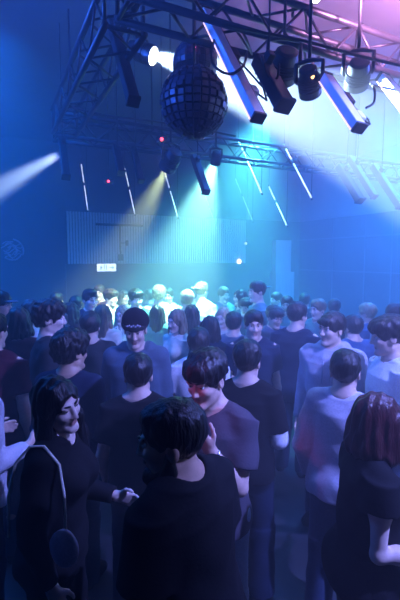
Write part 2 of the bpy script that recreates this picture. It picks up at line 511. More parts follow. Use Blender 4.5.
def tube_light(up, low, D, label, gap=.36, strength='led_white', r_=.011):
    P = at(*low, D); L = bar_len(P, up[1])
    r = empty('led_tube', P, BROT.to_euler()); tag(r, label, 'light tube', 'thin light tubes hung at the back')
    for a, b_ in ((0, 1 - gap - .03), (1 - gap + .03, 1)):
        m = MB(); m.tube([(0, 0, L * a + .01), (0, 0, L * b_ - .01)], r_, 10); m.build('diffuser', M[strength], r, True)
    m = MB(); m.tube([(0, 0, L * (1 - gap - .03)), (0, 0, L * (1 - gap + .03))], r_ * 1.5, 10); m.build('joint', M['housing'], r, True)
    for e in (0, L):
        m = MB(); m.tube([(0, 0, e - .015), (0, 0, e + .015)], r_ * 1.4, 10); m.build('end_cap', M['housing'], r, True)
    a = BROT.transposed() @ Vector((0, 0, 1))
    for t in (.02, .98):
        Pt = P + BAR * L * t
        m = MB(); m.tube([(0, 0, L * t), Vector((0, 0, L * t)) + a * (CEIL - Pt.z)], .004, 6); m.build('suspension_wire', M['truss'], r, True)
tube_light((81, 164), (88, 211), 7.2, 'thin light tube hung over the slatted panel, leftmost of them all', .45, 'led_faint' if False else 'led_white', .008)
tube_light((124, 168), (135, 215), 7.2, 'thin light tube over the middle of the slatted panel, left of the yellow beam', .45, 'led_white', .008)
tube_light((165, 172), (178, 218), 7.2, 'thin light tube hanging right beside the yellow beam', .4, 'led_white', .008)
tube_light((208, 196), (215, 224), 8.4, 'short faint light tube above the right half of the slatted panel', .4, 'led_faint', .005)
tube_light((235, 140), (262, 194), 6.4, 'bright light tube below the lit batten, right of the mirror ball', .34, 'led_white', .011)
tube_light((284, 145), (312, 199), 6.4, 'bright light tube nearest the right wall', .33, 'led_white', .012)
tube_light((238, 178), (253, 222), 8.0, 'faint light tube over the right end of the slatted panel', .4, 'led_faint', .005)
tube_light((271, 186), (287, 226), 7.4, 'short bright light tube above the square pillar', .4, 'led_white', .009)

# ------------------------------------------------------------------ lamps with a round head
def can(name, P, aim, r0, ln, label, lens_mat, cat='stage light', red=False, yoke_to=None, group='round stage lamps'):
    P = Vector(P); d = (Vector(aim) - P).normalized()
    r = empty(name, P); tag(r, label, cat, group)
    A = axis_matrix((0, 0, 0), d)
    m = MB(); m.lathe([(r0 * .55, -ln * .55), (r0 * .8, -ln * .5), (r0 * .92, -ln * .2), (r0 * .95, ln * .2), (r0 * 1.05, ln * .24), (r0 * 1.05, ln * .5), (r0 * .93, ln * .5), (r0 * .90, ln * .40)], 28, A)
    m.build('lamp_housing', M['housing'], r, False)
    m = MB(); m.lathe([(.001, ln * .44), (r0 * .90, ln * .41), (r0 * .89, ln * .46), (.001, ln * .50)], 28, A); m.build('lens', M[lens_mat], r, True)
    m = MB()
    for i in range(4): m.lathe([(r0 * .96, ln * (-.16 + .09 * i)), (r0 * 1.06, ln * (-.16 + .09 * i)), (r0 * 1.06, ln * (-.13 + .09 * i)), (r0 * .96, ln * (-.13 + .09 * i))], 28, A)
    m.build('cooling_rings', M['truss'], r)
    # yoke: two arms from the pivots up to a clamp
    sx = (A.to_3x3() @ Vector((1, 0, 0))); sx.z = 0; sx.normalize()
    topz = (yoke_to if yoke_to is not None else P.z + r0 * 2.2) - P.z
    m = MB(); m.tube([sx * r0 * 1.02, sx * r0 * 1.22 + Vector((0, 0, r0 * .2)), sx * r0 * 1.2 + Vector((0, 0, min(topz * .8, r0 * 1.7))), sx * r0 * .3 + Vector((0, 0, min(topz * .9, r0 * 1.9))), -sx * r0 * .3 + Vector((0, 0, min(topz * .9, r0 * 1.9))), -sx * r0 * 1.2 + Vector((0, 0, min(topz * .8, r0 * 1.7))), -sx * r0 * 1.22 + Vector((0, 0, r0 * .2)), -sx * r0 * 1.02], .014, 8)
    m.build('yoke', M['housing'], r, True)
    m = MB(); m.tube([(0, 0, min(topz * .9, r0 * 1.9)), (0, 0, topz)], .011, 8); m.build('clamp', M['truss'], r, True)
    if red:
        m = MB(); m.lathe([(.001, 0), (.014, 0), (.012, .012), (.001, .015)], 10, axis_matrix(-FWD * r0 * 1.06, -FWD)); m.build('indicator_light', M[red], r, True)
    return r
RT = RZ + .02
p = at(171, 160, 4.85); can('par_can', p, at(138, 226, 5.5), .10, .24, 'round lamp with yellow beam under the far truss', 'lens_yellow', yoke_to=CEIL)
p = at(142, 52, 4.1); can('moving_head_lamp', p, at(400, 146, 3.3), .088, .28, 'lamp sending the white beam, left of the mirror ball', 'lens_white', yoke_to=CEIL)
p = at(309, 82, 2.72); can('par_can', p, at(320, 190, 3.4), .068, .17, 'dark round lamp tilted down between the two pale battens', 'lens_dim', yoke_to=CEIL, red='led_amber')
p = at(284, 66, 3.0); can('par_can', p, at(250, 210, 4.2), .095, .2, 'dark round lamp tucked behind the near truss', 'lens_dim', yoke_to=CEIL)
p = at(316, -3, 2.95); can('par_can', p, at(305, 60, 1.6), .034, .10, 'lamp with a white lens above the truss at the top edge', 'lens_white', yoke_to=CEIL)
p = at(216, 158, 5.1); can('par_can', p, at(206, 250, 6.0), .06, .15, 'small round lamp right of the yellow lamp on the far truss', 'lens_dim', yoke_to=CEIL)
p = at(358, 74, 2.95); can('par_can', p, at(340, 200, 4.2), .08, .18, 'dim round lamp behind the rightmost battens', 'lens_dim', yoke_to=CEIL)

# ------------------------------------------------------------------ mirror balls of chunky dark facets
def mirror_ball(P, R, label, hook_z, seg, rings, red=False, depth=.15, dull=False):
    r = empty('mirror_ball', P); tag(r, label, 'mirror ball', 'mirror balls')
    bm = bmesh.new()
    bmesh.ops.create_uvsphere(bm, u_segments=seg, v_segments=rings, radius=R)
    rr = random.Random(3)
    quads = [f for f in bm.faces]
    ex = bmesh.ops.inset_individual(bm, faces=quads, thickness=R * .03, depth=0.0)
    for f in quads:
        if f.is_valid:
            n = f.calc_center_median().normalized() * R * depth * rr.uniform(.35, 1.0)
            for v in f.verts: v.co += n
    me = bpy.data.meshes.new('facets'); bm.to_mesh(me); bm.free(); me.materials.append(M['facet']); link('facets', me, r)
    m = MB(); m.lathe([(R * .22, R * .93), (R * .22, R * 1.06), (R * .08, R * 1.08), (R * .08, R * 1.15)], 20); m.build('top_cap', M['housing'], r)
    m = MB(); m.tube([(0, 0, R * 1.1), (0, 0, hook_z - P.z)], .012, 8); m.build('hanging_rod', M['truss'], r, True)
    if red:
        m = MB(); v = Vector((-.45, -.85, .2)).normalized(); m.lathe([(.001, 0), (.012, 0), (.010, .01), (.001, .013)], 10, axis_matrix(v * R * 1.08, v)); m.build('indicator_light', M['led_red'], r, True)
M['facet'] = mat('facet', (.045, .045, .07), .42, .3, var=.35, scale=30)
mirror_ball(at(194, 103, 3.05), .218, 'large dark faceted mirror ball hanging under the near truss', RZ + .3, 26, 15)
mirror_ball(at(195, 64, 3.42), .172, 'smaller dark ball half hidden behind the big mirror ball', CEIL, 22, 12, red=True, depth=.05)

# small box fittings with red lights
def red_box(P, label, top):
    r = empty('indicator_box', P); tag(r, label, 'indicator box', 'boxes with a red light')
    m = MB(); m.box((0, 0, .03), (.12, .09, .07), bevel=.01); m.build('case', M['housing'], r)
    m = MB(); m.lathe([(.001, 0), (.022, 0), (.018, .014), (.001, .018)], 12, axis_matrix(-FWD * .048 + Vector((0, 0, .02)), -FWD)); m.build('indicator_light', M['led_red'], r, True)
    m = MB(); m.tube([(0, 0, .06), (0, 0, top - P.z)], .007, 6); m.build('suspension_wire', M['truss'], r, True)
red_box(at(109, 183, 7.0), 'small hung box with a red light over the slatted panel', CEIL)
red_box(at(162, 142, 5.15), 'small box with a red light beside the far truss', CEIL)

# little wall lamps at the end of the panel
def wall_lamp(px, py, rad, mt, label):
    P = at_y(px, py, YB - .12); r = empty('wall_lamp', P); tag(r, label, 'wall lamp')
    m = MB(); m.lathe([(.001, -rad), (rad * .7, -rad * .7), (rad, 0), (rad * .7, rad * .7), (.001, rad)], 16); m.build('bulb', M[mt], r, True)
    m = MB(); m.lathe([(rad * 1.1, 0), (rad * 1.1, .02), (rad * .6, .12)], 16, axis_matrix((0, rad * .6, 0), (0, 1, 0))); m.build('base', M['housing'], r)
M['bulb_warm'] = mat('bulb_warm', (.9, .8, .6), .4, var=.02, emit=(1.0, .85, .55), estr=4.0)
wall_lamp(239, 261.5, .075, 'bulb_warm', 'small warm wall lamp at the right end of the panel, the lower one')
wall_lamp(246, 243.5, .035, 'sign_face', 'tiny pale wall lamp above the warm one near the panel end')

# cables slung along the rig
def cable(pts, label, rad=.008):
    pts = [Vector(p) for p in pts]
    base = pts[0]
    out = []
    for i in range(len(pts) - 1):
        p0 = pts[max(0, i - 1)]; p1 = pts[i]; p2 = pts[i + 1]; p3 = pts[min(len(pts) - 1, i + 2)]
        for t in np.linspace(0, 1, 8, endpoint=False):
            t = float(t)
            out.append(.5 * ((2 * p1) + (p2 - p0) * t + (2 * p0 - 5 * p1 + 4 * p2 - p3) * t * t + (3 * p1 - p0 - 3 * p2 + p3) * t ** 3) - base)
    out.append(pts[-1] - base)
    m = MB(); m.tube(out, rad, 8); o = m.build('cable', M['cable'], None, True); o.location = base
    tag(o, label, 'cable', 'cables on the rig')
cable([at_y(214, 40, YN - TW), at(212, 62, 2.6), at(228, 74, 2.56), at(243, 66, 2.56), at_y(247, 52, YN - TW)], 'looped black cable right above the mirror ball')
cable([at(262, 56, 2.72), at(268, 76, 2.70), at(277, 78, 2.70), at(279, 64, 2.72)], 'short black cable loop beside the thick dark light bar')
cable([at_y(364, 79, YN - TW), at_y(368, 82, YN - TW - .03), at(374, 88, 2.70), at(374, 102, 2.68), at(366, 108, 2.66)], 'black cable loop hanging by the right-hand batten')
cable([at(135, 2, 2.85), at(180, 10, 2.85), at(240, 28, 2.82), at(300, 40, 2.8), at(360, 56, 2.8), at(420, 70, 2.8)], 'long black cable lying along the near truss', .010)
cable([at(70, 107, 5.0), at(110, 116, 5.0), at(160, 122, 5.0), at(205, 130, 5.0), at(236, 136, 5.0)], 'long black cable strung along the far truss', .012)
# ------------------------------------------------------------------ implicit surfaces (bodies, hair and clothes grow as one skin each)
F32 = np.float32
BIG = 9.0
class Frame:
    def __init__(self, o=(0, 0, 0), R=None):
        self.o = np.array(o, F32)
        self.R = np.eye(3, dtype=F32) if R is None else np.array(R, F32)
    def pt(self, p):
        return self.R @ np.array(p, F32) + self.o
    def vec(self, v):
        return self.R @ np.array(v, F32)
    def loc(self, X, Y, Z):
        x, y, z = X - self.o[0], Y - self.o[1], Z - self.o[2]
        R = self.R
        return (R[0, 0] * x + R[1, 0] * y + R[2, 0] * z, R[0, 1] * x + R[1, 1] * y + R[2, 1] * z, R[0, 2] * x + R[1, 2] * y + R[2, 2] * z)
    def bbox(self, lo, hi):
        c = np.array([self.pt((a, b, d)) for a in (lo[0], hi[0]) for b in (lo[1], hi[1]) for d in (lo[2], hi[2])])
        return c.min(0), c.max(0)
ID = Frame()
class Sdf:
    def __init__(self): self.ops = []
    def ell(self, c, r, F=ID, k=0.02, op='add'):
        c = np.array(c, F32); r = np.array(r, F32)
        def f(X, Y, Z):
            x, y, z = F.loc(X, Y, Z)
            x = x - c[0]; y = y - c[1]; z = z - c[2]
            k0 = np.sqrt((x / r[0]) ** 2 + (y / r[1]) ** 2 + (z / r[2]) ** 2)
            k1 = np.sqrt((x / r[0] ** 2) ** 2 + (y / r[1] ** 2) ** 2 + (z / r[2] ** 2) ** 2) + 1e-6
            return k0 * (k0 - 1) / k1
        lo, hi = F.bbox(c - r, c + r)
        self.ops.append((op, f, lo, hi, k)); return self
    def cone(self, a, b, ra, rb, F=ID, k=0.02, op='add', flat=False):
        A = F.pt(a); B = F.pt(b); ab = B - A; L2 = float(ab @ ab) + 1e-9; L = math.sqrt(L2)
        def f(X, Y, Z):
            x = X - A[0]; y = Y - A[1]; z = Z - A[2]
            t = (x * ab[0] + y * ab[1] + z * ab[2]) / L2
            tc = np.clip(t, 0, 1)
            if flat:
                q = np.sqrt((x - t * ab[0]) ** 2 + (y - t * ab[1]) ** 2 + (z - t * ab[2]) ** 2) - (ra + (rb - ra) * tc)
                return np.maximum(q, np.maximum(-t, t - 1) * L)
            return np.sqrt((x - tc * ab[0]) ** 2 + (y - tc * ab[1]) ** 2 + (z - tc * ab[2]) ** 2) - (ra + (rb - ra) * tc)
        m = max(ra, rb)
        self.ops.append((op, f, np.minimum(A, B) - m, np.maximum(A, B) + m, k)); return self
    def prof(self, rows, F=ID, k=0.03, p=2.0, op='add', cx=0.0):
        """upright elliptic column: rows of (z, half width, half depth, centre y)"""
        R = np.array(sorted(rows), F32)
        def f(X, Y, Z):
            x, y, z = F.loc(X, Y, Z)
            w = np.interp(z, R[:, 0], R[:, 1]).astype(F32)
            d = np.interp(z, R[:, 0], R[:, 2]).astype(F32)
            c = np.interp(z, R[:, 0], R[:, 3]).astype(F32)
            q = ((np.abs(x - cx) / w) ** p + (np.abs(y - c) / d) ** p) ** (1 / p) - 1
            return np.maximum(q * np.minimum(w, d), np.maximum(R[0, 0] - z, z - R[-1, 0]))
        lo, hi = F.bbox((cx - R[:, 1].max(), (R[:, 3] - R[:, 2]).min(), R[0, 0]), (cx + R[:, 1].max(), (R[:, 3] + R[:, 2]).max(), R[-1, 0]))
        self.ops.append((op, f, lo, hi, k)); return self
    def half(self, p, n, F=ID, k=0.01):
        """keep only the side the normal points away from"""
        P = F.pt(p); N = F.vec(n); N = N / np.linalg.norm(N)
        self.ops.append(('cut', lambda X, Y, Z: (X - P[0]) * N[0] + (Y - P[1]) * N[1] + (Z - P[2]) * N[2], None, None, k)); return self
    def mesh(self, h, noise=None):
        adds = [o for o in self.ops if o[0] == 'add']
        mg = 4 * h
        lo = np.min([o[2] for o in adds], 0) - mg
        hi = np.max([o[3] for o in adds], 0) + mg
        n = np.ceil((hi - lo) / h).astype(int) + 1
        ax = [lo[i] + h * np.arange(n[i], dtype=F32) for i in range(3)]
        ax = [a.astype(F32) for a in ax]
        D = np.full(n, BIG, F32)
        for op, f, l, u, k in self.ops:
            if l is None:
                s = (slice(None),) * 3
            else:
                m = k + 3 * h
                i0 = np.clip(np.floor((l - m - lo) / h).astype(int), 0, n - 1)
                i1 = np.clip(np.ceil((u + m - lo) / h).astype(int) + 1, 1, n)
                if np.any(i1 <= i0): continue
                s = tuple(slice(a, b) for a, b in zip(i0, i1))
            v = f(ax[0][s[0]][:, None, None], ax[1][s[1]][None, :, None], ax[2][s[2]][None, None, :])
            a = D[s]
            if op == 'add':
                e = np.maximum(k - np.abs(a - v), 0)
                D[s] = np.minimum(a, v) - e * e / (4 * k)
            else:
                if op == 'sub': v = -v
                e = np.maximum(k - np.abs(a - v), 0)
                D[s] = np.maximum(a, v) + e * e / (4 * k)
        if noise is not None:
            D = D + noise(ax[0][:, None, None], ax[1][None, :, None], ax[2][None, None, :]).astype(F32)
        D[[0, -1]] = BIG; D[:, [0, -1]] = BIG; D[:, :, [0, -1]] = BIG
        return nets(D, lo, h)
OFF = [(i, j, k) for i in (0, 1) for j in (0, 1) for k in (0, 1)]
def nets(D, lo, h):
    S = D < 0
    nx, ny, nz = D.shape
    cnt = np.zeros((nx - 1, ny - 1, nz - 1), np.int8)
    for i, j, k in OFF:
        cnt += S[i:nx - 1 + i, j:ny - 1 + j, k:nz - 1 + k]
    act = (cnt > 0) & (cnt < 8)
    I = np.argwhere(act)
    V = {o: D[I[:, 0] + o[0], I[:, 1] + o[1], I[:, 2] + o[2]] for o in OFF}
    P = np.zeros((len(I), 3)); W = np.zeros(len(I))
    for a in OFF:
        for d in range(3):
            if a[d]: continue
            b = list(a); b[d] = 1; b = tuple(b)
            va, vb = V[a], V[b]
            x = (va < 0) != (vb < 0)
            t = np.where(x, va / np.where(x, va - vb, 1), 0)
            for q in range(3):
                P[:, q] += np.where(x, a[q] + (t if q == d else 0), 0)
            W += x
    P = P / W[:, None]
    verts = (I + P) * h + lo
    idx = np.full(act.shape, -1, np.int64)
    idx[I[:, 0], I[:, 1], I[:, 2]] = np.arange(len(I))
    quads = []
    for d in range(3):
        sl0 = [slice(None)] * 3; sl1 = [slice(None)] * 3
        sl0[d] = slice(0, -1); sl1[d] = slice(1, None)
        A = S[tuple(sl0)]; B = S[tuple(sl1)]
        E = np.argwhere(A != B)
        e1, e2 = [(1, 2), (2, 0), (0, 1)][d]
        ok = (E[:, e1] > 0) & (E[:, e2] > 0) & (E[:, e1] < D.shape[e1] - 1) & (E[:, e2] < D.shape[e2] - 1)
        E = E[ok]
        def cell(a, b):
            q = E.copy(); q[:, e1] -= a; q[:, e2] -= b
            return idx[q[:, 0], q[:, 1], q[:, 2]]
        Q = np.stack([cell(1, 1), cell(0, 1), cell(0, 0), cell(1, 0)], 1)
        ins = A[E[:, 0], E[:, 1], E[:, 2]]
        Q[~ins] = Q[~ins][:, ::-1]
        quads.append(Q)
    return verts.astype(F32), np.concatenate(quads)
def np_mesh(name, verts, quads):
    me = bpy.data.meshes.new(name)
    nv, nq = len(verts), len(quads)
    me.vertices.add(nv); me.vertices.foreach_set('co', verts.ravel())
    me.loops.add(nq * 4); me.loops.foreach_set('vertex_index', quads.ravel().astype(np.int32))
    me.polygons.add(nq)
    me.polygons.foreach_set('loop_start', np.arange(0, nq * 4, 4, dtype=np.int32))
    me.polygons.foreach_set('use_smooth', np.ones(nq, dtype=bool))
    me.update(calc_edges=True)
    return me

# ------------------------------------------------------------------ people
def rotm(yaw=0, pitch=0, roll=0):
    """head or chest turn; yaw about z, pitch forward (chin down) positive, roll to the side"""
    return np.array(Matrix.Rotation(math.radians(yaw), 3, 'Z') @ Matrix.Rotation(math.radians(pitch), 3, 'X') @ Matrix.Rotation(math.radians(roll), 3, 'Y'))
def nrm(v):
    v = np.array(v, float); return v / np.linalg.norm(v)
ARMS = {  # upper arm, forearm, palm (x is outwards, -y forwards)
    'down':   ((.16, .06, -1), (.06, -.22, -1), (-1, -.2, 0)),
    'loose':  ((.22, .0, -1), (.0, -.5, -1), (-.8, .5, 0)),
    'bent':   ((.16, .02, -1), (-.12, -1, .02), (-1, 0, 0)),
    'hold':   ((.18, -.1, -1), (-.35, -1, .45), (-1, .2, 0)),
    'chin':   ((.05, -.55, -.85), (-.55, -.15, 1), (-.3, 1, 0)),
    'pocket': ((.28, .22, -1), (-.02, -.42, -1), (-1, 0, 0)),
    'cross':  ((.2, -.35, -1), (-1, -.45, .12), (0, 1, 0)),
    'raised': ((.45, -.2, .9), (-.1, -.25, 1), (-.3, -1, 0)),
    'reach':  ((.25, -.8, -.45), (-.2, -1, .25), (-.6, 0, -.8)),
}
TORSO = [(.80, .125, .095, .01), (.90, .168, .112, .012), (1.0, .152, .105, .0), (1.10, .142, .098, -.004), (1.20, .155, .105, -.004), (1.30, .172, .116, -.002), (1.38, .175, .108, .004), (1.44, .135, .082, .012), (1.485, .075, .062, .016)]
TORSO_F = [(.80, .13, .10, .01), (.90, .172, .118, .014), (1.0, .142, .10, .0), (1.10, .122, .088, -.004), (1.20, .132, .094, -.004), (1.30, .148, .10, -.002), (1.38, .148, .092, .004), (1.44, .11, .072, .012), (1.485, .062, .055, .016)]
def finger_chain(s, w, f, n, t, scale, fr, curl):
    """four fingers of unequal length and a thumb, rooted inside the palm"""
    palm = .092 * scale
    for q, (off, ln) in enumerate([(.030, .071), (.010, .079), (-.010, .073), (-.028, .057)]):
        base = w + f * palm * (1 if q < 3 else .94) + t * off * scale
        root = w + f * palm * .55 + t * off * .8 * scale
        s.cone(root, base, fr * 1.15, fr * 1.1, k=.006)
        p = base; ang = curl * .6
        for seg in (.45, .32, .25):
            d = f * math.cos(ang) + n * math.sin(ang) + t * off * 1.2
            e = p + nrm(d) * ln * seg * scale
            s.cone(p, e, fr, fr * .92, k=.004)
            p = e; ang += curl
    th = w + f * .03 * scale + t * .025 * scale
    m = th + nrm(f * .7 + t * .75 + n * .25) * .042 * scale
    e = m + nrm(f * .9 + t * .3 + n * .35) * .032 * scale
    e2 = e + nrm(f * .9 + t * .05 + n * .4) * .024 * scale
    s.cone(th, m, fr * 1.6, fr * 1.2, k=.012); s.cone(m, e, fr * 1.15, fr, k=.005); s.cone(e, e2, fr, fr * .9, k=.004)

HAIRN = lambda amp, fq, sd: (lambda X, Y, Z: amp * (np.sin(X * fq + sd + 2 * np.sin(Z * fq * .31)) * np.sin(Y * fq * 1.1 + 1.7 * np.sin(X * fq * .4 + sd)) + .6 * np.sin(Z * fq * .8 + 2.2 * np.sin(Y * fq * .53 + sd) + X * fq * .3)))
FOLDN = lambda amp, sd: (lambda X, Y, Z: amp * (np.sin(Z * 34 + 13 * X + 2.2 * np.sin(X * 17 + sd) + 1.8 * np.sin(Y * 15 + sd * 2)) * (.55 + .45 * np.sin(X * 9 + Z * 5 + sd)) + .7 * np.sin(X * 21 + Z * 11 * np.sin(sd) + 2 * np.sin(Z * 9 + sd))))

def person(spec):
    g = spec.get
    px, yt, D = spec['p']
    top = at(px, yt, D)
    H = top.z
    S = H / 1.775
    female = g('sex') == 'f'
    wf = g('build', 1.0) * S                      # breadth
    h = g('h', .010)
    rnd = random.Random(int(px * 31 + yt * 7))
    sd = rnd.random() * 6
    to_cam = math.atan2(-top.x, top.y)            # local -y faces the camera at this turn
    body = g('b', 0); head = g('hd', body)
    rz = to_cam + math.radians(body)
    # --- frames: hips stay, chest leans, head turns on the neck
    lean = g('lean', 2); side = g('side', 0)
    U = Frame((0, 0, 0), np.eye(3))
    Rl = rotm(0, lean, side)
    hipc = np.array((0, 0, .95 * S))
    U = Frame(hipc - Rl @ hipc, Rl)
    hrel = head - body
    while hrel > 180: hrel -= 360
    while hrel < -180: hrel += 360
    hs = (0.94 if female else 1.0) * S ** .4 * g('hsz', 1.0)
    neck = U.pt((0, .022 * S, 1.49 * S))
    HR = rotm(hrel, g('nod', 4), g('tilt', 0))
    hc = neck + np.array((0, -.012, .0)) * S + HR @ (np.array((0, -.012, .135)) * hs)
    # keep the crown at the photographed height
    dz = H - .018 - (hc[2] + (HR @ (np.array((0, .015, .118)) * hs))[2])
    hc = hc + np.array((0, 0, dz * .999)); neck_top = hc + HR @ (np.array((0, .02, -.075)) * hs)
    Hd = Frame(hc, HR * hs)
    Hdu = Frame(hc, HR)
    def hd(p): return np.array(p) * hs
    def hp(sd_, c, r, k=.015, op='add'): sd_.ell(hd(c), hd(r), Hdu, k, op)
    def hcn(sd_, a, b, ra, rb, k=.012, op='add'): sd_.cone(hd(a), hd(b), ra * hs, rb * hs, Hdu, k, op)
    # --- joints
    sw = (.150 if female else .176) * wf
    sh = {q: U.pt((q * sw, .012 * S, 1.405 * S)) for q in (1, -1)}
    arms = {1: g('la', 'down'), -1: g('ra', 'down')}    # the person's left arm is +x
    J = {}
    for q in (1, -1):
        ua, fa, pm = arms[q] if not isinstance(arms[q], str) else ARMS[arms[q]]
        jx = [rnd.uniform(-.05, .05) for _ in range(6)]
        fl = lambda v, a=0: U.vec(nrm((v[0] * q + jx[a], v[1] + jx[a + 1], v[2])))
        u, f_ = fl(ua), fl(fa, 2)
        el = sh[q] + u * .285 * S
        wr = el + f_ * .25 * S
        n = U.vec(np.array((pm[0] * q, pm[1], pm[2])))
        hb = nrm(f_ + g('wrist', np.zeros(3)) if False else f_)
        n = nrm(n - hb * (n @ hb)); t = np.cross(hb, n) * (1 if q == 1 else -1)
        # the thumb side points forwards / up
        if t @ (U.vec((0, -1, .6))) < 0: t = -t
        J[q] = (sh[q], el, wr, hb, n, t)
    st = g('stance', .105) * S
    legs = {q: (np.array((q * .088 * wf, .01, .92 * S)), np.array((q * st, -.015 * S, .50 * S)), np.array((q * st * 1.08, .025 * S, .085 * S))) for q in (1, -1)}
    def sc(rows, e=0.0): return [(z * S, w * wf + e, d * wf * (g('depth', 1.0)) + e, c * S) for z, w, d, c in rows]
    prof = TORSO_F if female else TORSO
    root = empty('person', (top.x, top.y, 0), (0, 0, rz))
    # shift so that the crown, not the hips, lies at the photographed place
    off = Matrix.Rotation(rz, 3, 'Z') @ Vector((hc[0], hc[1], 0))
    root.location = (top.x - off.x, top.y - off.y, 0)
    tag(root, g('label'), 'person', g('group', 'people on the dance floor'))

    # --- one continuous body
    B = Sdf()
    B.prof(sc(prof), U, k=.03)
    for q in (1, -1):
        s_, e_, w_, f_, n_, t_ = J[q]
        B.cone(U.pt((q * .03, .02 * S, 1.50 * S)), s_ + np.array((-q * .02, 0, .02)), .045 * S, .042 * S, k=.05)
        am = .86 if female else 1.0
        B.cone(s_, s_ + (e_ - s_) * .3, .056 * S * am, .053 * S * am, k=.05)
        B.cone(s_ + (e_ - s_) * .2, e_, .052 * S * am, .037 * S * am, k=.03)
        B.cone(e_, e_ + (w_ - e_) * .35, .038 * S * am, .041 * S * am, k=.02)
        B.cone(e_ + (w_ - e_) * .35, w_, .041 * S * am, .026 * S * am, k=.02)
        if h > .0085:
            fr = .0105
        else:
            fr = .0088
        fr *= (.9 if female else 1)
        hsz = S * (.92 if female else 1.0)
        for o in (.026, .009, -.009, -.025):
            B.cone(w_ + t_ * o * .5 * hsz, w_ + f_ * .085 * hsz + t_ * o * hsz, .016 * hsz, .0125 * hsz, k=.014)
        finger_chain(B, w_, f_, n_, t_, hsz, fr, g('curl', .42))
        a, kn, an = legs[q]
        B.cone(a, kn, .086 * wf, .058 * wf, k=.03)
        B.cone(kn, kn + (an - kn) * .35 + np.array((0, .02, 0)), .056 * wf, .057 * wf, k=.02)
        B.cone(kn + (an - kn) * .3 + np.array((0, .015, 0)), an, .055 * wf, .036 * wf, k=.02)
        B.cone(an + np.array((0, .02, -.03)), an + np.array((q * .02, -.15, -.055)), .038 * S, .027 * S, k=.02)
        B.ell((q * .085 * wf, .075 * S, .90 * S), (.085 * wf, .07 * wf, .085 * S), k=.04)
        if female:
            B.ell((q * .065 * wf, -.085 * S, 1.29 * S), (.06 * wf, .055, .06), U, k=.03)
    # neck and head
    B.cone(neck + np.array((0, .008, -.05)) * S, neck_top, (.053 if female else .062) * S, (.048 if female else .056) * S, k=.03)
    hp(B, (0, .016, .028), (.076, .097, .090), .02)
    hp(B, (0, -.026, -.035), (.064, .068, .080), .03)
    hcn(B, (.045, .0, -.07), (.012, -.075, -.105), .022, .021, .02)
    hcn(B, (-.045, .0, -.07), (-.012, -.075, -.105), .022, .021, .02)
    hp(B, (0, -.083, -.106), (.021, .017, .017), .015)
    for q in (1, -1):
        hp(B, (q * .036, -.066, -.024), (.024, .026, .022), .02)             # cheekbones
        hp(B, (q * .032, -.101, .010), (.019, .016, .012), .014, 'sub')       # eye sockets
        hp(B, (q * .030, -.086, .029), (.026, .012, .008), .012)              # brow ridge
        hcn(B, (q * .0125, -.101, -.035), (q * .009, -.098, -.030), .0085, .008, .006)   # nostrils
        hp(B, (q * .078, .012, -.012), (.011, .021, .033), .006)              # ears
        hp(B, (q * .088, .006, -.010), (.006, .010, .017), .005, 'sub')
        hp(B, (q * .031, -.088, .0165), (.017, .010, .0055), .004)            # upper lids
    hcn(B, (0, -.092, .018), (0, -.112, -.030), .0085, .0112, .010)           # nose
    hcn(B, (.016, -.089, -.060), (-.016, -.089, -.060), .0062, .0062, .006)   # lips
    hcn(B, (.013, -.090, -.072), (-.013, -.090, -.072), .0072, .0072, .006)
    hcn(B, (.022, -.100, -.0663), (-.022, -.100, -.0663), .0028, .0028, .003, 'sub')
    v, qd = B.mesh(h)
    me = np_mesh('body', v, qd)
    skin = g('skin', 'skin_fair')
    me.materials.append(M[skin]); me.materials.append(M['lip'])
    cen = v[qd].mean(1)
    L = (cen - hc) @ HR / hs
    lip = ((L[:, 0] / .023) ** 2 + ((L[:, 2] + .066) / .0125) ** 2 < 1) & (L[:, 1] < -.083)
    me.polygons.foreach_set('material_index', lip.astype(np.int32))
    link('body', me, root)
    # eyes and brows
    for q in (1, -1):
        for nm, rr, dy in (('eye', .0125, 0),):
            bm = bmesh.new()
            bmesh.ops.create_uvsphere(bm, u_segments=12, v_segments=8, radius=rr * hs)
            c = hc + HR @ hd((q * .031, -.0805, .0095))
            iris = HR @ np.array((0, -1, 0))
            for f in bm.faces:
                f.smooth = True
                f.material_index = 1 if np.array(f.calc_center_median()).dot(iris) > rr * hs * .80 else 0
            bmesh.ops.translate(bm, vec=c, verts=bm.verts[:])
            em = bpy.data.meshes.new('eye'); bm.to_mesh(em); bm.free()
            em.materials.append(M['eye_white']); em.materials.append(M['iris'])
            link('eye', em, root)
        br = MB()
        pts = [hc + HR @ hd((q * a, b, c_)) for a, b, c_ in ((.013, -.0985, .029), (.025, -.0985, .0345), (.038, -.091, .0345), (.049, -.078, .028))]
        br.tube(pts, [.0042 * hs, .0048 * hs, .004 * hs, .002 * hs], 8)
        br.build('eyebrow', M[g('hair_mat', 'hair_dark')], root, True)
    # --- hair
    style = 'capped' if g('hat') and g('hat')[0] == 'beanie' else g('hair', 'short')
    hm = M[g('hair_mat', 'hair_dark')]
    hh = .005 if D < 3.3 else h * .75
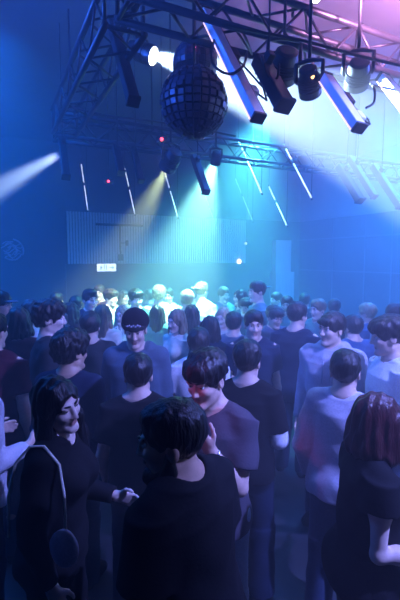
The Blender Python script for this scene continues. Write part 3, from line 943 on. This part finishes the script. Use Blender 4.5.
    if style not in ('none',):
        R_ = Sdf()
        vol = g('vol', 1.0)
        def face_cut(depth=.0, low=0):
            hp(R_, (0, -.135, -.045 + low), (.078, .085 + depth, .105), .02, 'sub')
            for q in (1, -1):
                hp(R_, (q * .088, -.012, -.035), (.022, .034, .040), .01, 'sub')
        if style in ('short', 'fade', 'quiff', 'fringe', 'curly', 'mop'):
            i = {'short': .014, 'fade': .010, 'quiff': .010, 'fringe': .016, 'curly': .028, 'mop': .020}[style] * vol
            low = {'curly': -.105, 'mop': -.112}.get(style, -.118)
            hp(R_, (0, .018, .024), (.0785, .1005, .094), .02)                       # close-cropped sides and nape
            R_.half(hd((0, 0, low)), (0, .34, -1), Hdu, .015)
            hp(R_, (0, .020, .050), (.076 + i, .096 + i, .078 + i), .03)             # fuller crown
            if style == 'short': hp(R_, (0, .0, .092), (.066, .080, .038 * vol), .03)
            if style == 'fade': hp(R_, (.005, -.012, .092), (.066, .078, .042 * vol), .02)
            if style == 'quiff': hp(R_, (0, -.050, .102), (.060, .050, .042 * vol), .02); hp(R_, (0, .02, .09), (.07, .08, .04), .02)
            if style == 'curly': hp(R_, (0, -.02, .085), (.094, .095, .054 * vol), .03); hp(R_, (0, .070, .005), (.088, .062, .075), .03)
            if style == 'mop': hp(R_, (0, -.030, .080), (.090, .085, .052 * vol), .03); hp(R_, (0, .035, .070), (.09, .095, .06 * vol), .03)
            face_cut(low=.014 if style in ('short', 'fade', 'quiff') else .0)
            if style == 'fringe': hp(R_, (0, -.080, .068), (.064, .030, .028), .012); hp(R_, (.02, -.092, .052), (.038, .014, .018), .01)
            if style == 'mop':
                hp(R_, (0, -.084, .064), (.068, .032, .032), .014)
                for x_, z_ in ((-.052, .040), (-.030, .044), (-.008, .040), (.016, .046), (.040, .042)):
                    hcn(R_, (x_ * .8, -.086, .075), (x_, -.099 + abs(x_) * .35, z_), .018, .008, .010)
            if style == 'curly': hp(R_, (0, -.080, .074), (.066, .034, .030), .015)
        elif style in ('long', 'bob'):
            hp(R_, (0, .018, .030), (.092, .112, .106), .02)
            zl = -.33 if style == 'long' else -.165
            if style == 'long':
                hp(R_, (0, .060, -.12), (.100, .062, .23), .03)
                for q in (1, -1):
                    hcn(R_, (q * .078, -.008, .03), (q * .090, .0, -.14), .026, .036, .03)
                    hcn(R_, (q * .090, .0, -.12), (q * .088, -.035, -.31), .038, .026, .02)
            else:
                hp(R_, (0, .050, -.06), (.106, .078, .13), .03)
                for q in (1, -1):
                    hcn(R_, (q * .076, -.015, .03), (q * .092, -.035, -.12), .030, .034, .03)
                hp(R_, (0, .02, -.11), (.12, .10, .05), .03)
                hp(R_, (0, -.02, -.12), (.075, .085, .12), .02, 'sub')
            R_.half(hd((0, 0, zl)), (0, 0, -1), Hdu, .02)
            hp(R_, (0, -.125, -.050), (.062, .085, .135), .015, 'sub')
        elif style == 'buzz':
            hp(R_, (0, .018, .030), (.079, .101, .094), .02)
            R_.half(hd((0, 0, -.055)), (0, .30, -1), Hdu, .01); face_cut()
        elif style == 'capped':
            hp(R_, (0, .022, -.005), (.083, .100, .07), .02)
            R_.half(hd((0, 0, -.075)), (0, .25, -1), Hdu, .01); face_cut(); R_.half(hd((0, 0, .03)), (0, 0, 1), Hdu, .005)
        amp = {'curly': .0055, 'mop': .0042, 'long': .003, 'bob': .003, 'buzz': .0006}.get(style, .0032)
        if style in ('long', 'bob'):
            o0 = hc
            nf = lambda X, Y, Z: amp * (np.sin((X - o0[0]) * 150 + 3 * np.sin(Z * 12 + sd)) + np.sin((Y - o0[1]) * 130 + 2 * np.sin(Z * 10 + sd) + X * 60))
        else:
            n1 = HAIRN(amp * S * .75, 85 if style != 'curly' else 120, sd); n2 = HAIRN(amp * S * .5, 190, sd + 2)
            nf = lambda X, Y, Z: n1(X, Y, Z) + n2(X, Y * .6, Z * .6)
        hv, hq = R_.mesh(hh, nf)
        hme = np_mesh('hair', hv, hq); hme.materials.append(hm)
        link('hair', hme, root)
    if g('beard'):
        R_ = Sdf()
        hcn(R_, (.064, .0, -.015), (.052, -.014, -.08), .014, .028, .02); hcn(R_, (-.064, .0, -.015), (-.052, -.014, -.08), .014, .028, .02)
        hcn(R_, (.047, -.012, -.082), (0, -.084, -.112), .028, .030, .02); hcn(R_, (-.047, -.012, -.082), (0, -.084, -.112), .028, .030, .02)
        hcn(R_, (.022, -.094, -.052), (-.022, -.094, -.052), .007, .007, .01)
        hp(R_, (0, -.10, -.066), (.020, .02, .009), .006, 'sub')
        bv, bq = R_.mesh(min(hh, .006), HAIRN(.0015, 140, sd))
        bme = np_mesh('beard', bv, bq); bme.materials.append(hm); link('beard', bme, root)
    hat = g('hat')
    if hat:
        hatm, hm_ = hat
        R_ = Sdf()
        if hatm == 'beanie':
            hp(R_, (0, .024, .060), (.104, .124, .104), .02); R_.half(hd((0, 0, .050)), (0, .22, -1), Hdu, .01)
            bv, bq = R_.mesh(min(h, .007), FOLDN(.0025, sd))
            b_ = np_mesh('beanie', bv, bq); b_.materials.append(M[hm_]); bo = link('beanie', b_, root)
            C_ = Sdf(); hp(C_, (0, .018, .045), (.105, .125, .078), .01)
            C_.half(hd((0, 0, .082)), (0, -.20, 1), Hdu, .008); C_.half(hd((0, 0, .040)), (0, .22, -1), Hdu, .008)
            bv, bq = C_.mesh(min(h, .006), HAIRN(.0012, 160, sd)); c_ = np_mesh('cuff', bv, bq); c_.materials.append(M['cloth_charcoal']); link('cuff', c_, bo)
            P_ = MB()
            for a_, z_ in ((-.044, .072), (-.030, .080), (-.015, .073), (.0, .081), (.015, .073), (.030, .080), (.044, .072)):
                y_ = .014 - .125 * math.sqrt(max(0, 1 - (a_ / .105) ** 2))
                P_.box(hc + HR @ hd((a_, y_, z_)), (.011 * hs, .010, .009 * hs), Matrix(HR.tolist()) @ Matrix.Rotation(.5 * (1 if z_ > .076 else -1), 3, 'Y'))
            P_.build('patch', M['cloth_lilac'], bo)
        else:
            hp(R_, (0, .020, .040), (.088, .110, .095), .02); R_.half(hd((0, 0, .045)), (0, .05, -1), Hdu, .006)
            bv, bq = R_.mesh(min(h, .008)); b_ = np_mesh('cap', bv, bq); b_.materials.append(M[hm_]); bo = link('cap', b_, root)
            V_ = Sdf(); fy = -1 if hatm == 'cap' else 1
            hp(V_, (0, .02 + fy * .125, .048), (.066, .068, .010), .01)
            bv, bq = V_.mesh(.006); b_ = np_mesh('visor', bv, bq); b_.materials.append(M[hm_]); link('visor', b_, bo)
    if g('glasses'):
        G_ = MB()
        for q in (1, -1):
            pts = [hc + HR @ hd((q * .031 + .022 * math.cos(t), -.108, .008 + .017 * math.sin(t))) for t in np.linspace(0, 2 * math.pi, 17)]
            G_.tube(pts, .0026, 6, cap=False)
            G_.tube([hc + HR @ hd((q * .053, -.106, .014)), hc + HR @ hd((q * .080, -.05, .014)), hc + HR @ hd((q * .083, .01, .010))], .0024, 6)
        G_.tube([hc + HR @ hd((-.010, -.108, .012)), hc + HR @ hd((.010, -.108, .012))], .0026, 6)
        G_.build('glasses', M['black_plastic'], root, True)

    # --- clothes
    topk, topm = g('top', ('tee', 'cloth_black'))
    hem = g('hem', .86 if topk != 'crop' else 1.06)
    hf = max(h, .007)
    T = Sdf()
    fit = g('fit', .012)
    if female:
        rows = [(hem, .182, .134, .008), (.95, .178, .132, .006), (1.06, .142, .112, .0), (1.2, .142, .108, -.003), (1.30, .155, .112, -.004), (1.38, .152, .10, .004), (1.44, .108, .075, .012), (1.475, .072, .064, .016)]
    else:
        rows = [(hem, .200, .152, .008), (1.0, .186, .140, .002), (1.1, .174, .128, .0), (1.2, .176, .126, -.002), (1.30, .182, .128, -.002), (1.38, .184, .118, .005), (1.44, .142, .090, .012), (1.478, .080, .068, .017)]
    rows = [r for r in rows if r[0] >= hem]
    T.prof(sc(rows, fit), U, k=.03, p=2.3)
    if female:
        for q in (1, -1):
            T.ell((q * .065 * wf, -.085 * S, 1.29 * S), (.068 * wf, .063 + fit, .068), U, k=.05)
    T.ell((0, .075 * S, .91 * S), (.17 * wf + fit, .085 * wf + fit, .10 * S), k=.05)
    for q in (1, -1):
        s_, e_, w_, f_, n_, t_ = J[q]
        T.cone(U.pt((q * .03, .02 * S, 1.495 * S)), s_ + np.array((-q * .02, 0, .02)), .046 * S + fit * .5, .048 * S + fit, k=.05)
        if topk in ('tee', 'crop'):
            L_ = g('sleeve', .66)
            T.cone(s_ + (e_ - s_) * -.12, s_ + (e_ - s_) * L_, .064 * S + fit * .8, .062 * S + fit * 1.2, k=.035, flat=True)
        elif topk in ('long', 'hoodie'):
            bag = .006 if topk == 'hoodie' else .002
            T.cone(s_ + (e_ - s_) * -.05, e_, .060 * S + fit + bag, .045 * S + fit + bag, k=.035)
            T.cone(e_, e_ + (w_ - e_) * .93, .045 * S + fit + bag, (.030 * S + fit * .7 + bag), k=.02, flat=(topk == 'long'))
        elif topk == 'tank':
            T.cone(s_ + np.array((-q * .05, 0, .03)), s_ + np.array((-q * .06, 0, -.03)), .03, .03, k=.02)
    T.half((0, 0, hem * S), (0, 0, -1), U, .008)
    if topk == 'hoodie':
        for q in (1, -1):
            T.cone(U.pt((0, .085 * S, 1.46 * S)), U.pt((q * .085 * S, .045 * S, 1.49 * S)), .050, .042, k=.03)
            T.cone(U.pt((q * .085 * S, .045 * S, 1.49 * S)), U.pt((q * .030 * S, -.085 * S, 1.41 * S)), .040, .030, k=.025)
        T.ell((0, .125 * S, 1.40 * S), (.11 * S, .05, .11 * S), U, k=.04)
        T.cone(U.pt((-.15 * S, 0, (hem + .02) * S)), U.pt((.15 * S, 0, (hem + .02) * S)), .05, .05, k=.02)
    else:
        # neckline, open around the neck
        nk = {'tee': .074, 'long': .070, 'crop': .080, 'tank': .095}.get(topk, .07) * S
        T.cone(neck + np.array((0, -.012, -.015)), neck_top, nk, nk + .02, k=.008, op='sub')
    if topk == 'tank' and g('open_back'):
        T.ell((0, .14 * S, 1.27 * S), (.085 * S, .10, .13 * S), U, k=.01, op='sub')
    tv, tq = T.mesh(hf, FOLDN(g('fold', .0042) * S, sd))
    nm = {'tee': 'tee_shirt', 'long': 'long_sleeved_shirt', 'hoodie': 'hooded_sweatshirt', 'crop': 'top', 'tank': 'top'}[topk]
    tme = np_mesh(nm, tv, tq); tme.materials.append(M[topm]); to = link(nm, tme, root)
    if g('undersleeve'):
        s_, e_, w_, f_, n_, t_ = J[-1]
        Cf = Sdf(); Cf.cone(s_ + (e_ - s_) * .70, e_, .058 * S + fit, .052 * S + fit, k=.02); Cf.cone(e_, e_ + (w_ - e_) * .30, .050 * S + fit, .048 * S + fit, k=.02, flat=True)
        cv, cq = Cf.mesh(hf); cme = np_mesh('undersleeve', cv, cq); cme.materials.append(M['cloth_white']); link('undersleeve', cme, to)['label'] = 'white undersleeve'
    if topk == 'hoodie':
        for q in (1, -1):
            c_ = MB()
            c_.tube([U.pt((q * .028 * S, -.128 * S, 1.405 * S)), U.pt((q * .032 * S, -.152 * S, 1.36 * S)), U.pt((q * .030 * S, -.162 * S, 1.24 * S))], .004, 8)
            c_.build('drawstring', M['pale_print'], to, True)
    # trousers
    bot = g('bottom', 'denim_dark')
    wide = g('wide', .012)
    Q = Sdf()
    Q.prof(sc([(.78, .12, .09, .012), (.84, .158, .112, .012), (.92, .178, .124, .014), (.99, .166, .116, .006), (1.015, .160, .112, .004)], .010), k=.03)
    for q in (1, -1):
        a, kn, an = legs[q]
        Q.cone(a, kn, .096 * wf + wide * .4, .066 * wf + wide, k=.04)
        Q.cone(kn, an + np.array((0, 0, -.035)), .066 * wf + wide, .055 * wf + wide * 1.3, k=.025, flat=True)
        Q.ell((q * .085 * wf, .078 * S, .90 * S), (.092 * wf, .076 * wf, .092 * S), k=.04)
    qv, qq = Q.mesh(hf, FOLDN(.0035 * S, sd + 1))
    qme = np_mesh('trousers', qv, qq); qme.materials.append(M[bot]); link('trousers', qme, root)
    for q in (1, -1):
        a, kn, an = legs[q]
        Z_ = Sdf()
        Z_.cone(an + np.array((0, .03, -.035)), an + np.array((q * .02, -.15, -.045)), .046 * S, .042 * S, k=.02)
        Z_.cone(an + np.array((0, .02, -.01)), an + np.array((0, .01, .03)), .048 * S, .046 * S, k=.02)
        Z_.half((0, 0, .001), (0, 0, -1), k=.004)
        zv, zq = Z_.mesh(max(h, .010)); zme = np_mesh('shoe', zv, zq); zme.materials.append(M[g('shoe', 'shoe_dark')]); link('shoe', zme, root)
    if g('watch'):
        q = 1 if g('watch') == 'l' else -1
        s_, e_, w_, f_, n_, t_ = J[q]
        W_ = MB(); c0 = w_ - f_ * .022
        W_.tube([c0 + (n_ * math.cos(a_) * .026 + t_ * math.sin(a_) * .033) for a_ in np.linspace(0, 2 * math.pi, 21)], .0075, 8, cap=False)
        wo_ = W_.build('wristwatch', M['steel'], root, True)
        W_ = MB(); W_.lathe([(.001, 0), (.019, 0), (.020, .004), (.018, .010), (.001, .011)], 20, axis_matrix(c0 - n_ * .024, -n_))
        W_.build('dial', M['watch_face'], wo_, True)
    root['crown'] = 0
    del root['crown']
    spec['pos'] = (root.location.x, root.location.y)
    spec['J'] = J; spec['root'] = root; spec['U'] = U; spec['S'] = S; spec['H'] = H
    return root
# ------------------------------------------------------------------ the crowd
CROWD = [
 # nearest people
 dict(p=(171, 399, 1.37), b=-130, hd=-97, lean=5, hair='fade', vol=.8, hsz=1.08, beard=1, hair_mat='hair_black', top=('tee', 'cloth_black'), bottom='denim_dark', h=.006, nod=10, la='loose', ra='bent', build=1.04, fit=.026, skin='skin_tan',
      label='bearded man in loose black tee seen from behind, nearest the camera'),
 dict(p=(206, 352, 1.95), b=-22, hd=-34, hair='mop', hair_mat='hair_black', top=('tee', 'cloth_smoke'), bottom='denim_light', wide=.03, h=.006, nod=16, tilt=0, la=((.06, -.36, -.95), (-.55, -.42, 1.0), (-.2, 1, .1)), ra='down', watch='l', build=1.0,
      label='man with mop of dark hair, smoke-grey tee and wristwatch, hand raised to his chin'),
 dict(p=(57, 376, 1.72), b=62, hd=42, sex='f', hair='long', hair_mat='hair_black', top=('long', 'cloth_black'), bottom='cloth_black', h=.006, nod=8, tilt=-14, ra='loose', la='bent', skin='skin_pale', lean=5,
      label='woman with long black hair and black top talking at the left'),
 dict(p=(380, 393, 1.70), b=112, hd=122, hsz=1.06, build=1.08, sex='f', hair='bob', hair_mat='hair_red', top=('tee', 'cloth_black'), sleeve=.36, bottom='cloth_black', h=.006, ra='bent', la='bent', skin='skin_pale', nod=10,
      label='woman with dark red bob and black tee at the lower right edge'),
 dict(p=(138, 353, 2.38), b=176, hd=180, hair='fade', hair_mat='hair_black', top=('tee', 'cloth_black'), bottom='denim_dark', h=.007, la='loose', ra='loose',
      label='man in black tee turned away, standing behind the bearded man'),
 dict(p=(135, 312, 3.08), b=-8, hd=-6, hair='capped', hat=('beanie', 'knit_dark'), hair_mat='hair_black', top=('hoodie', 'cloth_slate'), bottom='denim_dark', h=.007, nod=14, la='down', ra='down', build=1.05,
      label='man in dark patterned beanie and blue-grey sweatshirt looking down'),
 dict(p=(71, 331, 2.62), b=150, hd=128, hair='curly', vol=1.15, hair_mat='hair_black', top=('long', 'cloth_navy'), bottom='denim_dark', h=.007, la='down', ra='bent', skin='skin_tan',
      label='man with thick curly black hair turned away behind the talking woman'),
 dict(p=(248, 340, 2.55), b=172, hd=160, hair='short', hair_mat='hair_black', top=('tee', 'cloth_black'), sleeve=.80, undersleeve='r', bottom='denim_dark', wide=.035, h=.007, ra='bent', la='down', build=.95,
      label='man in black tee and wide jeans seen from behind beside the man with the wristwatch'),
 dict(p=(332, 312, 3.2), b=-14, hd=-42, hair='fringe', hair_mat='hair_dark', top=('hoodie', 'cloth_grey_lilac'), bottom='denim_dark', h=.007, la='down', ra='down', build=1.05, nod=2,
      label='man in pale lilac-grey hooded sweatshirt looking to the left'),
 dict(p=(346, 349, 2.35), b=162, hd=176, hair='fade', hair_mat='hair_black', top=('long', 'cloth_lilac'), bottom='denim_mid', wide=.025, h=.007, la='pocket', ra='bent', build=.98, fit=.016,
      label='man in pale long-sleeved shirt and jeans seen from behind'),
 dict(p=(389, 316, 2.75), b=-62, hd=-76, hair='mop', hair_mat='hair_dark', top=('tee', 'cloth_white'), bottom='denim_mid', h=.007, nod=10, la='bent', ra='bent',
      label='man in white tee with bowl of dark hair, in profile at the right edge'),
 # middle rows
 dict(p=(254, 310, 3.65), b=4, hd=8, hair='fade', hair_mat='hair_dark', top=('tee', 'cloth_navy'), bottom='denim_dark', h=.008, la='down', ra='bent',
      label='man with short swept hair and navy tee facing the camera'),
 dict(p=(298, 302, 4.05), b=160, hd=142, hair='short', vol=1.1, hair_mat='hair_dark', top=('tee', 'cloth_navy'), bottom='denim_dark', h=.008, build=1.06,
      label='broad man in navy tee turned away, right of the man facing the camera'),
 dict(p=(275, 306, 4.7), b=30, hd=34, hair='mop', vol=.9, hair_mat='hair_dark', glasses=1, top=('long', 'cloth_slate'), bottom='denim_dark', h=.008, nod=12,
      label='man wearing glasses and looking down, behind the broad man in navy'),
 dict(p=(353, 315, 4.1), b=-150, hd=-140, hair='short', hair_mat='hair_dark', top=('long', 'cloth_blue'), bottom='denim_dark', h=.008,
      label='man in blue jacket turned away behind the lilac-grey hooded sweatshirt'),
 dict(p=(199, 328, 3.25), b=172, hd=168, hair='short', vol=1.15, hair_mat='hair_dark', top=('tee', 'cloth_white'), bottom='denim_dark', h=.008, build=1.12,
      label='man in white tee turned away, hidden behind the man with the wristwatch'),
 dict(p=(90, 312, 3.7), b=170, hd=172, hair='short', vol=1.2, hair_mat='hair_dark', top=('long', 'cloth_charcoal'), bottom='denim_dark', h=.009,
      label='person with round dark head of hair and charcoal top, left of the beanie'),
 dict(p=(50, 301, 3.2), b=95, hd=82, hair='curly', hair_mat='hair_dark', top=('long', 'cloth_charcoal'), bottom='denim_dark', h=.008, skin='skin_pale', build=1.04,
      label='man with full dark hair in profile to the right, charcoal top'),
 dict(p=(18, 306, 3.5), b=174, hd=170, hair='bob', sex='f', hair_mat='hair_dark', top=('long', 'cloth_wine'), bottom='denim_dark', h=.009,
      label='person with dark bob and wine-red top turned away at the left'),
 dict(p=(-8, 312, 2.85), b=150, hd=140, hair='short', hair_mat='hair_dark', top=('tee', 'cloth_wine'), bottom='denim_dark', h=.009,
      label='person in wine-red tee cut off by the left edge, behind the white sleeve'),
 dict(p=(-30, 338, 2.2), b=120, hd=110, hair='short', hair_mat='hair_dark', top=('long', 'cloth_lilac'), bottom='denim_dark', h=.009, ra='bent', la='bent',
      label='person cut off by the left edge, only a white sleeve reaching in'),
 dict(p=(32, 299, 4.5), b=70, hd=66, sex='f', hair='long', hair_mat='hair_dark', top=('long', 'cloth_lilac'), bottom='denim_dark', h=.010, skin='skin_pale',
      label='woman with dark hair and pale top facing right, far left of the crowd'),
 dict(p=(0, 291, 3.95), b=60, hd=55, hair='short', hair_mat='hair_dark', hat=('cap', 'cloth_slate'), top=('tee', 'cloth_navy'), bottom='denim_dark', h=.010,
      label='man in grey cap at the far left edge'),
 dict(p=(69, 302, 4.85), b=-60, hd=-62, sex='f', hair='bob', hair_mat='hair_dark', top=('tee', 'cloth_wine'), bottom='denim_dark', h=.010, la='chin',
      label='woman facing left with a raised hand, behind the man in profile'),
 dict(p=(90, 289, 5.3), b=20, hd=26, hair='quiff', hair_mat='hair_dark', top=('tee', 'cloth_navy'), bottom='denim_dark', h=.009, skin='skin_pale', hsz=1.06,
      label='man with short dark quiff glancing right at the left of the crowd'),
 # back rows, under the turquoise light
 dict(p=(111, 289, 6.1), b=40, hd=44, hair='mop', vol=.9, hair_mat='hair_brown', top=('tee', 'cloth_cream'), bottom='denim_dark', h=.011, skin='skin_pale',
      label='young man with brown hair and cream tee facing right in the back row'),
 dict(p=(99, 285, 6.9), b=-20, hd=-15, hair='short', hair_mat='hair_brown', top=('tee', 'cloth_wine'), bottom='denim_dark', h=.012,
      label='pink-faced person behind the young man in cream, furthest back at the left'),
 dict(p=(136, 289, 5.6), b=8, hd=14, hair='mop', vol=.85, hair_mat='hair_dark', top=('tee', 'cloth_teal'), bottom='denim_dark', h=.010, skin='skin_pale', hsz=1.05,
      label='pale-faced man with dark tousled hair facing the camera in the back row'),
 dict(p=(103, 304, 4.45), b=160, hd=150, sex='f', hair='long', hair_mat='hair_fairbrown', top=('long', 'cloth_cream'), bottom='denim_dark', h=.010,
      label='woman with long fair brown hair and cream top, left of the beanie'),
 dict(p=(122, 305, 4.9), b=-30, hd=-30, sex='f', hair='long', hair_mat='hair_blond', top=('tee', 'cloth_cream'), bottom='denim_dark', h=.010, skin='skin_pale', la='chin',
      label='small blond woman in front of the pale-faced man'),
 dict(p=(159, 286, 6.2), b=176, hd=170, hair='curly', hair_mat='hair_fairbrown', top=('tee', 'cloth_white'), bottom='denim_dark', h=.010, build=1.08,
      label='man with light curly hair and bright white tee seen from behind'),
 dict(p=(168, 288, 6.7), b=-12, hd=-8, hair='short', hair_mat='hair_brown', top=('tee', 'cloth_cream'), bottom='denim_dark', h=.012, skin='skin_pale',
      label='person looking out over the shoulder of the white tee with curly hair'),
 dict(p=(157, 304, 5.2), b=175, hd=170, sex='f', hair='long', hair_mat='hair_brown', top=('tee', 'cloth_teal'), bottom='denim_dark', h=.010,
      label='woman with long dark hair seen from behind, right of the beanie'),
 dict(p=(176, 309, 4.3), b=-50, hd=-46, sex='f', hair='long', hair_mat='hair_fairbrown', top=('tee', 'cloth_cream'), bottom='denim_dark', h=.009, skin='skin_pale', nod=14, tilt=8,
      label='woman with long sleek hair and pale face looking down to the left'),
 dict(p=(187, 290, 5.5), b=170, hd=-165, hair='short', hair_mat='hair_blond', top=('tee', 'cloth_white'), bottom='denim_dark', h=.010,
      label='blond man in white tee, left of the white cap'),
 dict(p=(202, 282, 6.2), b=150, hd=140, hair='short', hair_mat='hair_fairbrown', hat=('cap_back', 'cloth_white'), top=('tee', 'cloth_white'), bottom='denim_dark', h=.010, skin='skin_pale', ra='hold',
      label='man in white cap and white tee, brightest in the back row'),
 dict(p=(224, 287, 6.7), b=40, hd=35, hair='short', hair_mat='hair_fairbrown', top=('tee', 'cloth_teal'), bottom='denim_dark', h=.011, skin='skin_pale',
      label='fair-haired man right of the white cap in the back row'),
 dict(p=(240, 289, 6.0), b=-70, hd=-66, sex='f', hair='bob', hair_mat='hair_brown', top=('tee', 'cloth_teal'), bottom='denim_dark', h=.010, skin='skin_pale',
      label='woman with dark bob in profile to the left, back row'),
 dict(p=(257, 281, 5.3), b=-75, hd=-60, hair='short', hair_mat='hair_brown', hat=('cap_back', 'cloth_teal'), top=('tee', 'cloth_teal'), bottom='denim_dark', h=.010, skin='skin_pale', build=1.05,
      label='tall man in green cap turned left at the back'),
 dict(p=(210, 315, 4.0), b=178, hd=-172, sex='f', hair='bob', hair_mat='hair_dark', top=('tee', 'cloth_navy'), bottom='denim_dark', h=.010,
      label='woman with dark bob seen from behind below the white cap'),
 dict(p=(223, 307, 4.9), b=-20, hd=-24, sex='f', hair='long', hair_mat='hair_blond', top=('tee', 'cloth_cream'), bottom='denim_dark', h=.010, skin='skin_pale', nod=15,
      label='small blond woman looking down behind the dark bobs'),
 dict(p=(234, 312, 4.4), b=170, hd=165, hair='short', vol=1.2, hair_mat='hair_dark', top=('tee', 'cloth_slate'), bottom='denim_dark', h=.010,
      label='person with dark hair turned away, left of the man facing the camera'),
 dict(p=(287, 296, 5.9), b=-15, hd=-10, hair='short', hair_mat='hair_brown', top=('tee', 'cloth_teal'), bottom='denim_dark', h=.011, skin='skin_pale',
      label='small lit face far behind the broad man in navy'),
 dict(p=(318, 299, 5.1), b=-30, hd=-40, hair='short', hair_mat='hair_fairbrown', top=('tee', 'cloth_teal'), bottom='denim_dark', h=.010, skin='skin_pale',
      label='person with greenish lit face left of the hooded sweatshirt'),
 dict(p=(335, 299, 5.9), b=170, hd=160, hair='short', hair_mat='hair_dark', top=('tee', 'cloth_navy'), bottom='denim_dark', h=.012,
      label='dark head far behind the hooded sweatshirt'),
 dict(p=(367, 303, 5.0), b=-100, hd=-110, hair='short', hair_mat='hair_blond', top=('tee', 'cloth_blue'), bottom='denim_dark', h=.010, skin='skin_pale',
      label='fair-haired person turned left behind the bowl of dark hair'),
 dict(p=(396, 303, 4.5), b=160, hd=150, hair='short', hair_mat='hair_dark', top=('tee', 'cloth_lilac'), bottom='denim_dark', h=.010,
      label='person at the far right edge behind the white tee'),
 dict(p=(150, 289, 7.2), b=150, hd=150, hair='short', hair_mat='hair_dark', top=('tee', 'cloth_slate'), bottom='denim_dark', h=.012,
      label='dark-haired person between the pale-faced man and the light curls'),
 dict(p=(76, 296, 5.7), b=165, hd=160, hair='short', vol=1.2, hair_mat='hair_dark', top=('tee', 'cloth_navy'), bottom='denim_dark', h=.011,
      label='dark head turned away just left of the quiff'),
 dict(p=(192, 304, 5.0), b=165, hd=160, sex='f', hair='long', hair_mat='hair_brown', top=('tee', 'cloth_teal'), bottom='denim_dark', h=.010,
      label='woman with long brown hair seen from behind, in front of the blond man'),
 dict(p=(246, 298, 5.7), b=20, hd=-20, hair='mop', vol=.9, hair_mat='hair_brown', top=('tee', 'cloth_slate'), bottom='denim_dark', h=.010, skin='skin_pale',
      label='brown-haired man half hidden above the man with swept hair facing the camera'),
 dict(p=(276, 292, 7.0), b=-40, hd=-50, hair='short', hair_mat='hair_brown', top=('tee', 'cloth_slate'), bottom='denim_dark', h=.011, skin='skin_pale',
      label='man in the back row just right of the green cap'),
 dict(p=(305, 293, 6.6), b=170, hd=165, hair='short', hair_mat='hair_dark', top=('tee', 'cloth_navy'), bottom='denim_dark', h=.012,
      label='dark head furthest back in front of the square pillar'),
 dict(p=(124, 290, 7.0), b=30, hd=30, sex='f', hair='bob', hair_mat='hair_brown', top=('tee', 'cloth_cream'), bottom='denim_dark', h=.011, skin='skin_pale',
      label='woman with brown bob at the very back between the cream tee and the pale-faced man'),
 dict(p=(57, 292, 6.4), b=150, hd=140, hair='short', hair_mat='hair_dark', top=('tee', 'cloth_navy'), bottom='denim_dark', h=.012,
      label='dark head at the very back left, under the edge of the slatted panel'),
]
M['cloth_grey_lilac'] = mat('cloth_grey_lilac', (.40, .38, .45), .9, var=.12, scale=90, bump=.12, spec=.2, sheen=.15)
for s_ in CROWD:
    person(s_)
    if not 1.58 < s_['H'] < 1.95: print('HEIGHT', s_['label'], round(s_['H'], 2))


# pale shoulder bag hanging from the talking woman's near shoulder
W = next(c for c in CROWD if c['label'].startswith('woman with long black hair'))
MW = Matrix.Translation(W['root'].location) @ Matrix.Rotation(W['root'].rotation_euler.z, 4, 'Z')
LW = lambda v: MW @ Vector([float(x) for x in v])
sh_ = W['J'][-1][0]; S_ = W['S']
P0 = LW(sh_ + np.array((.03, 0, .078)) * S_)
strap = [LW(sh_ + np.array(v) * S_) for v in ((-.060, -.130, -.24), (-.050, -.125, -.10), (-.028, -.095, .03), (-.012, -.02, .098), (-.012, .045, .092), (-.03, .105, .02), (-.06, .125, -.12), (-.085, .115, -.28))]
bag = empty('shoulder_bag', strap[0]); tag(bag, 'small pale shoulder bag hanging by its strap from the talking woman', 'bag')
m = MB(); m.tube([p_ - strap[0] for p_ in strap], .006, 8); m.build('strap', M['cloth_cream'], bag, True)
B_ = Sdf(); c_ = np.array([float(x) for x in (LW(sh_ + np.array((-.085, -.135, -.30)) * S_) - strap[0])])
Fb = Frame(c_, np.array(MW.to_3x3()))
B_.ell((0, 0, 0), (.028, .060, .085), Fb, k=.02)
bv, bq = B_.mesh(.008, FOLDN(.003, 2)); bm_ = np_mesh('pouch', bv, bq); bm_.materials.append(M['cloth_lilac']); link('pouch', bm_, bag)
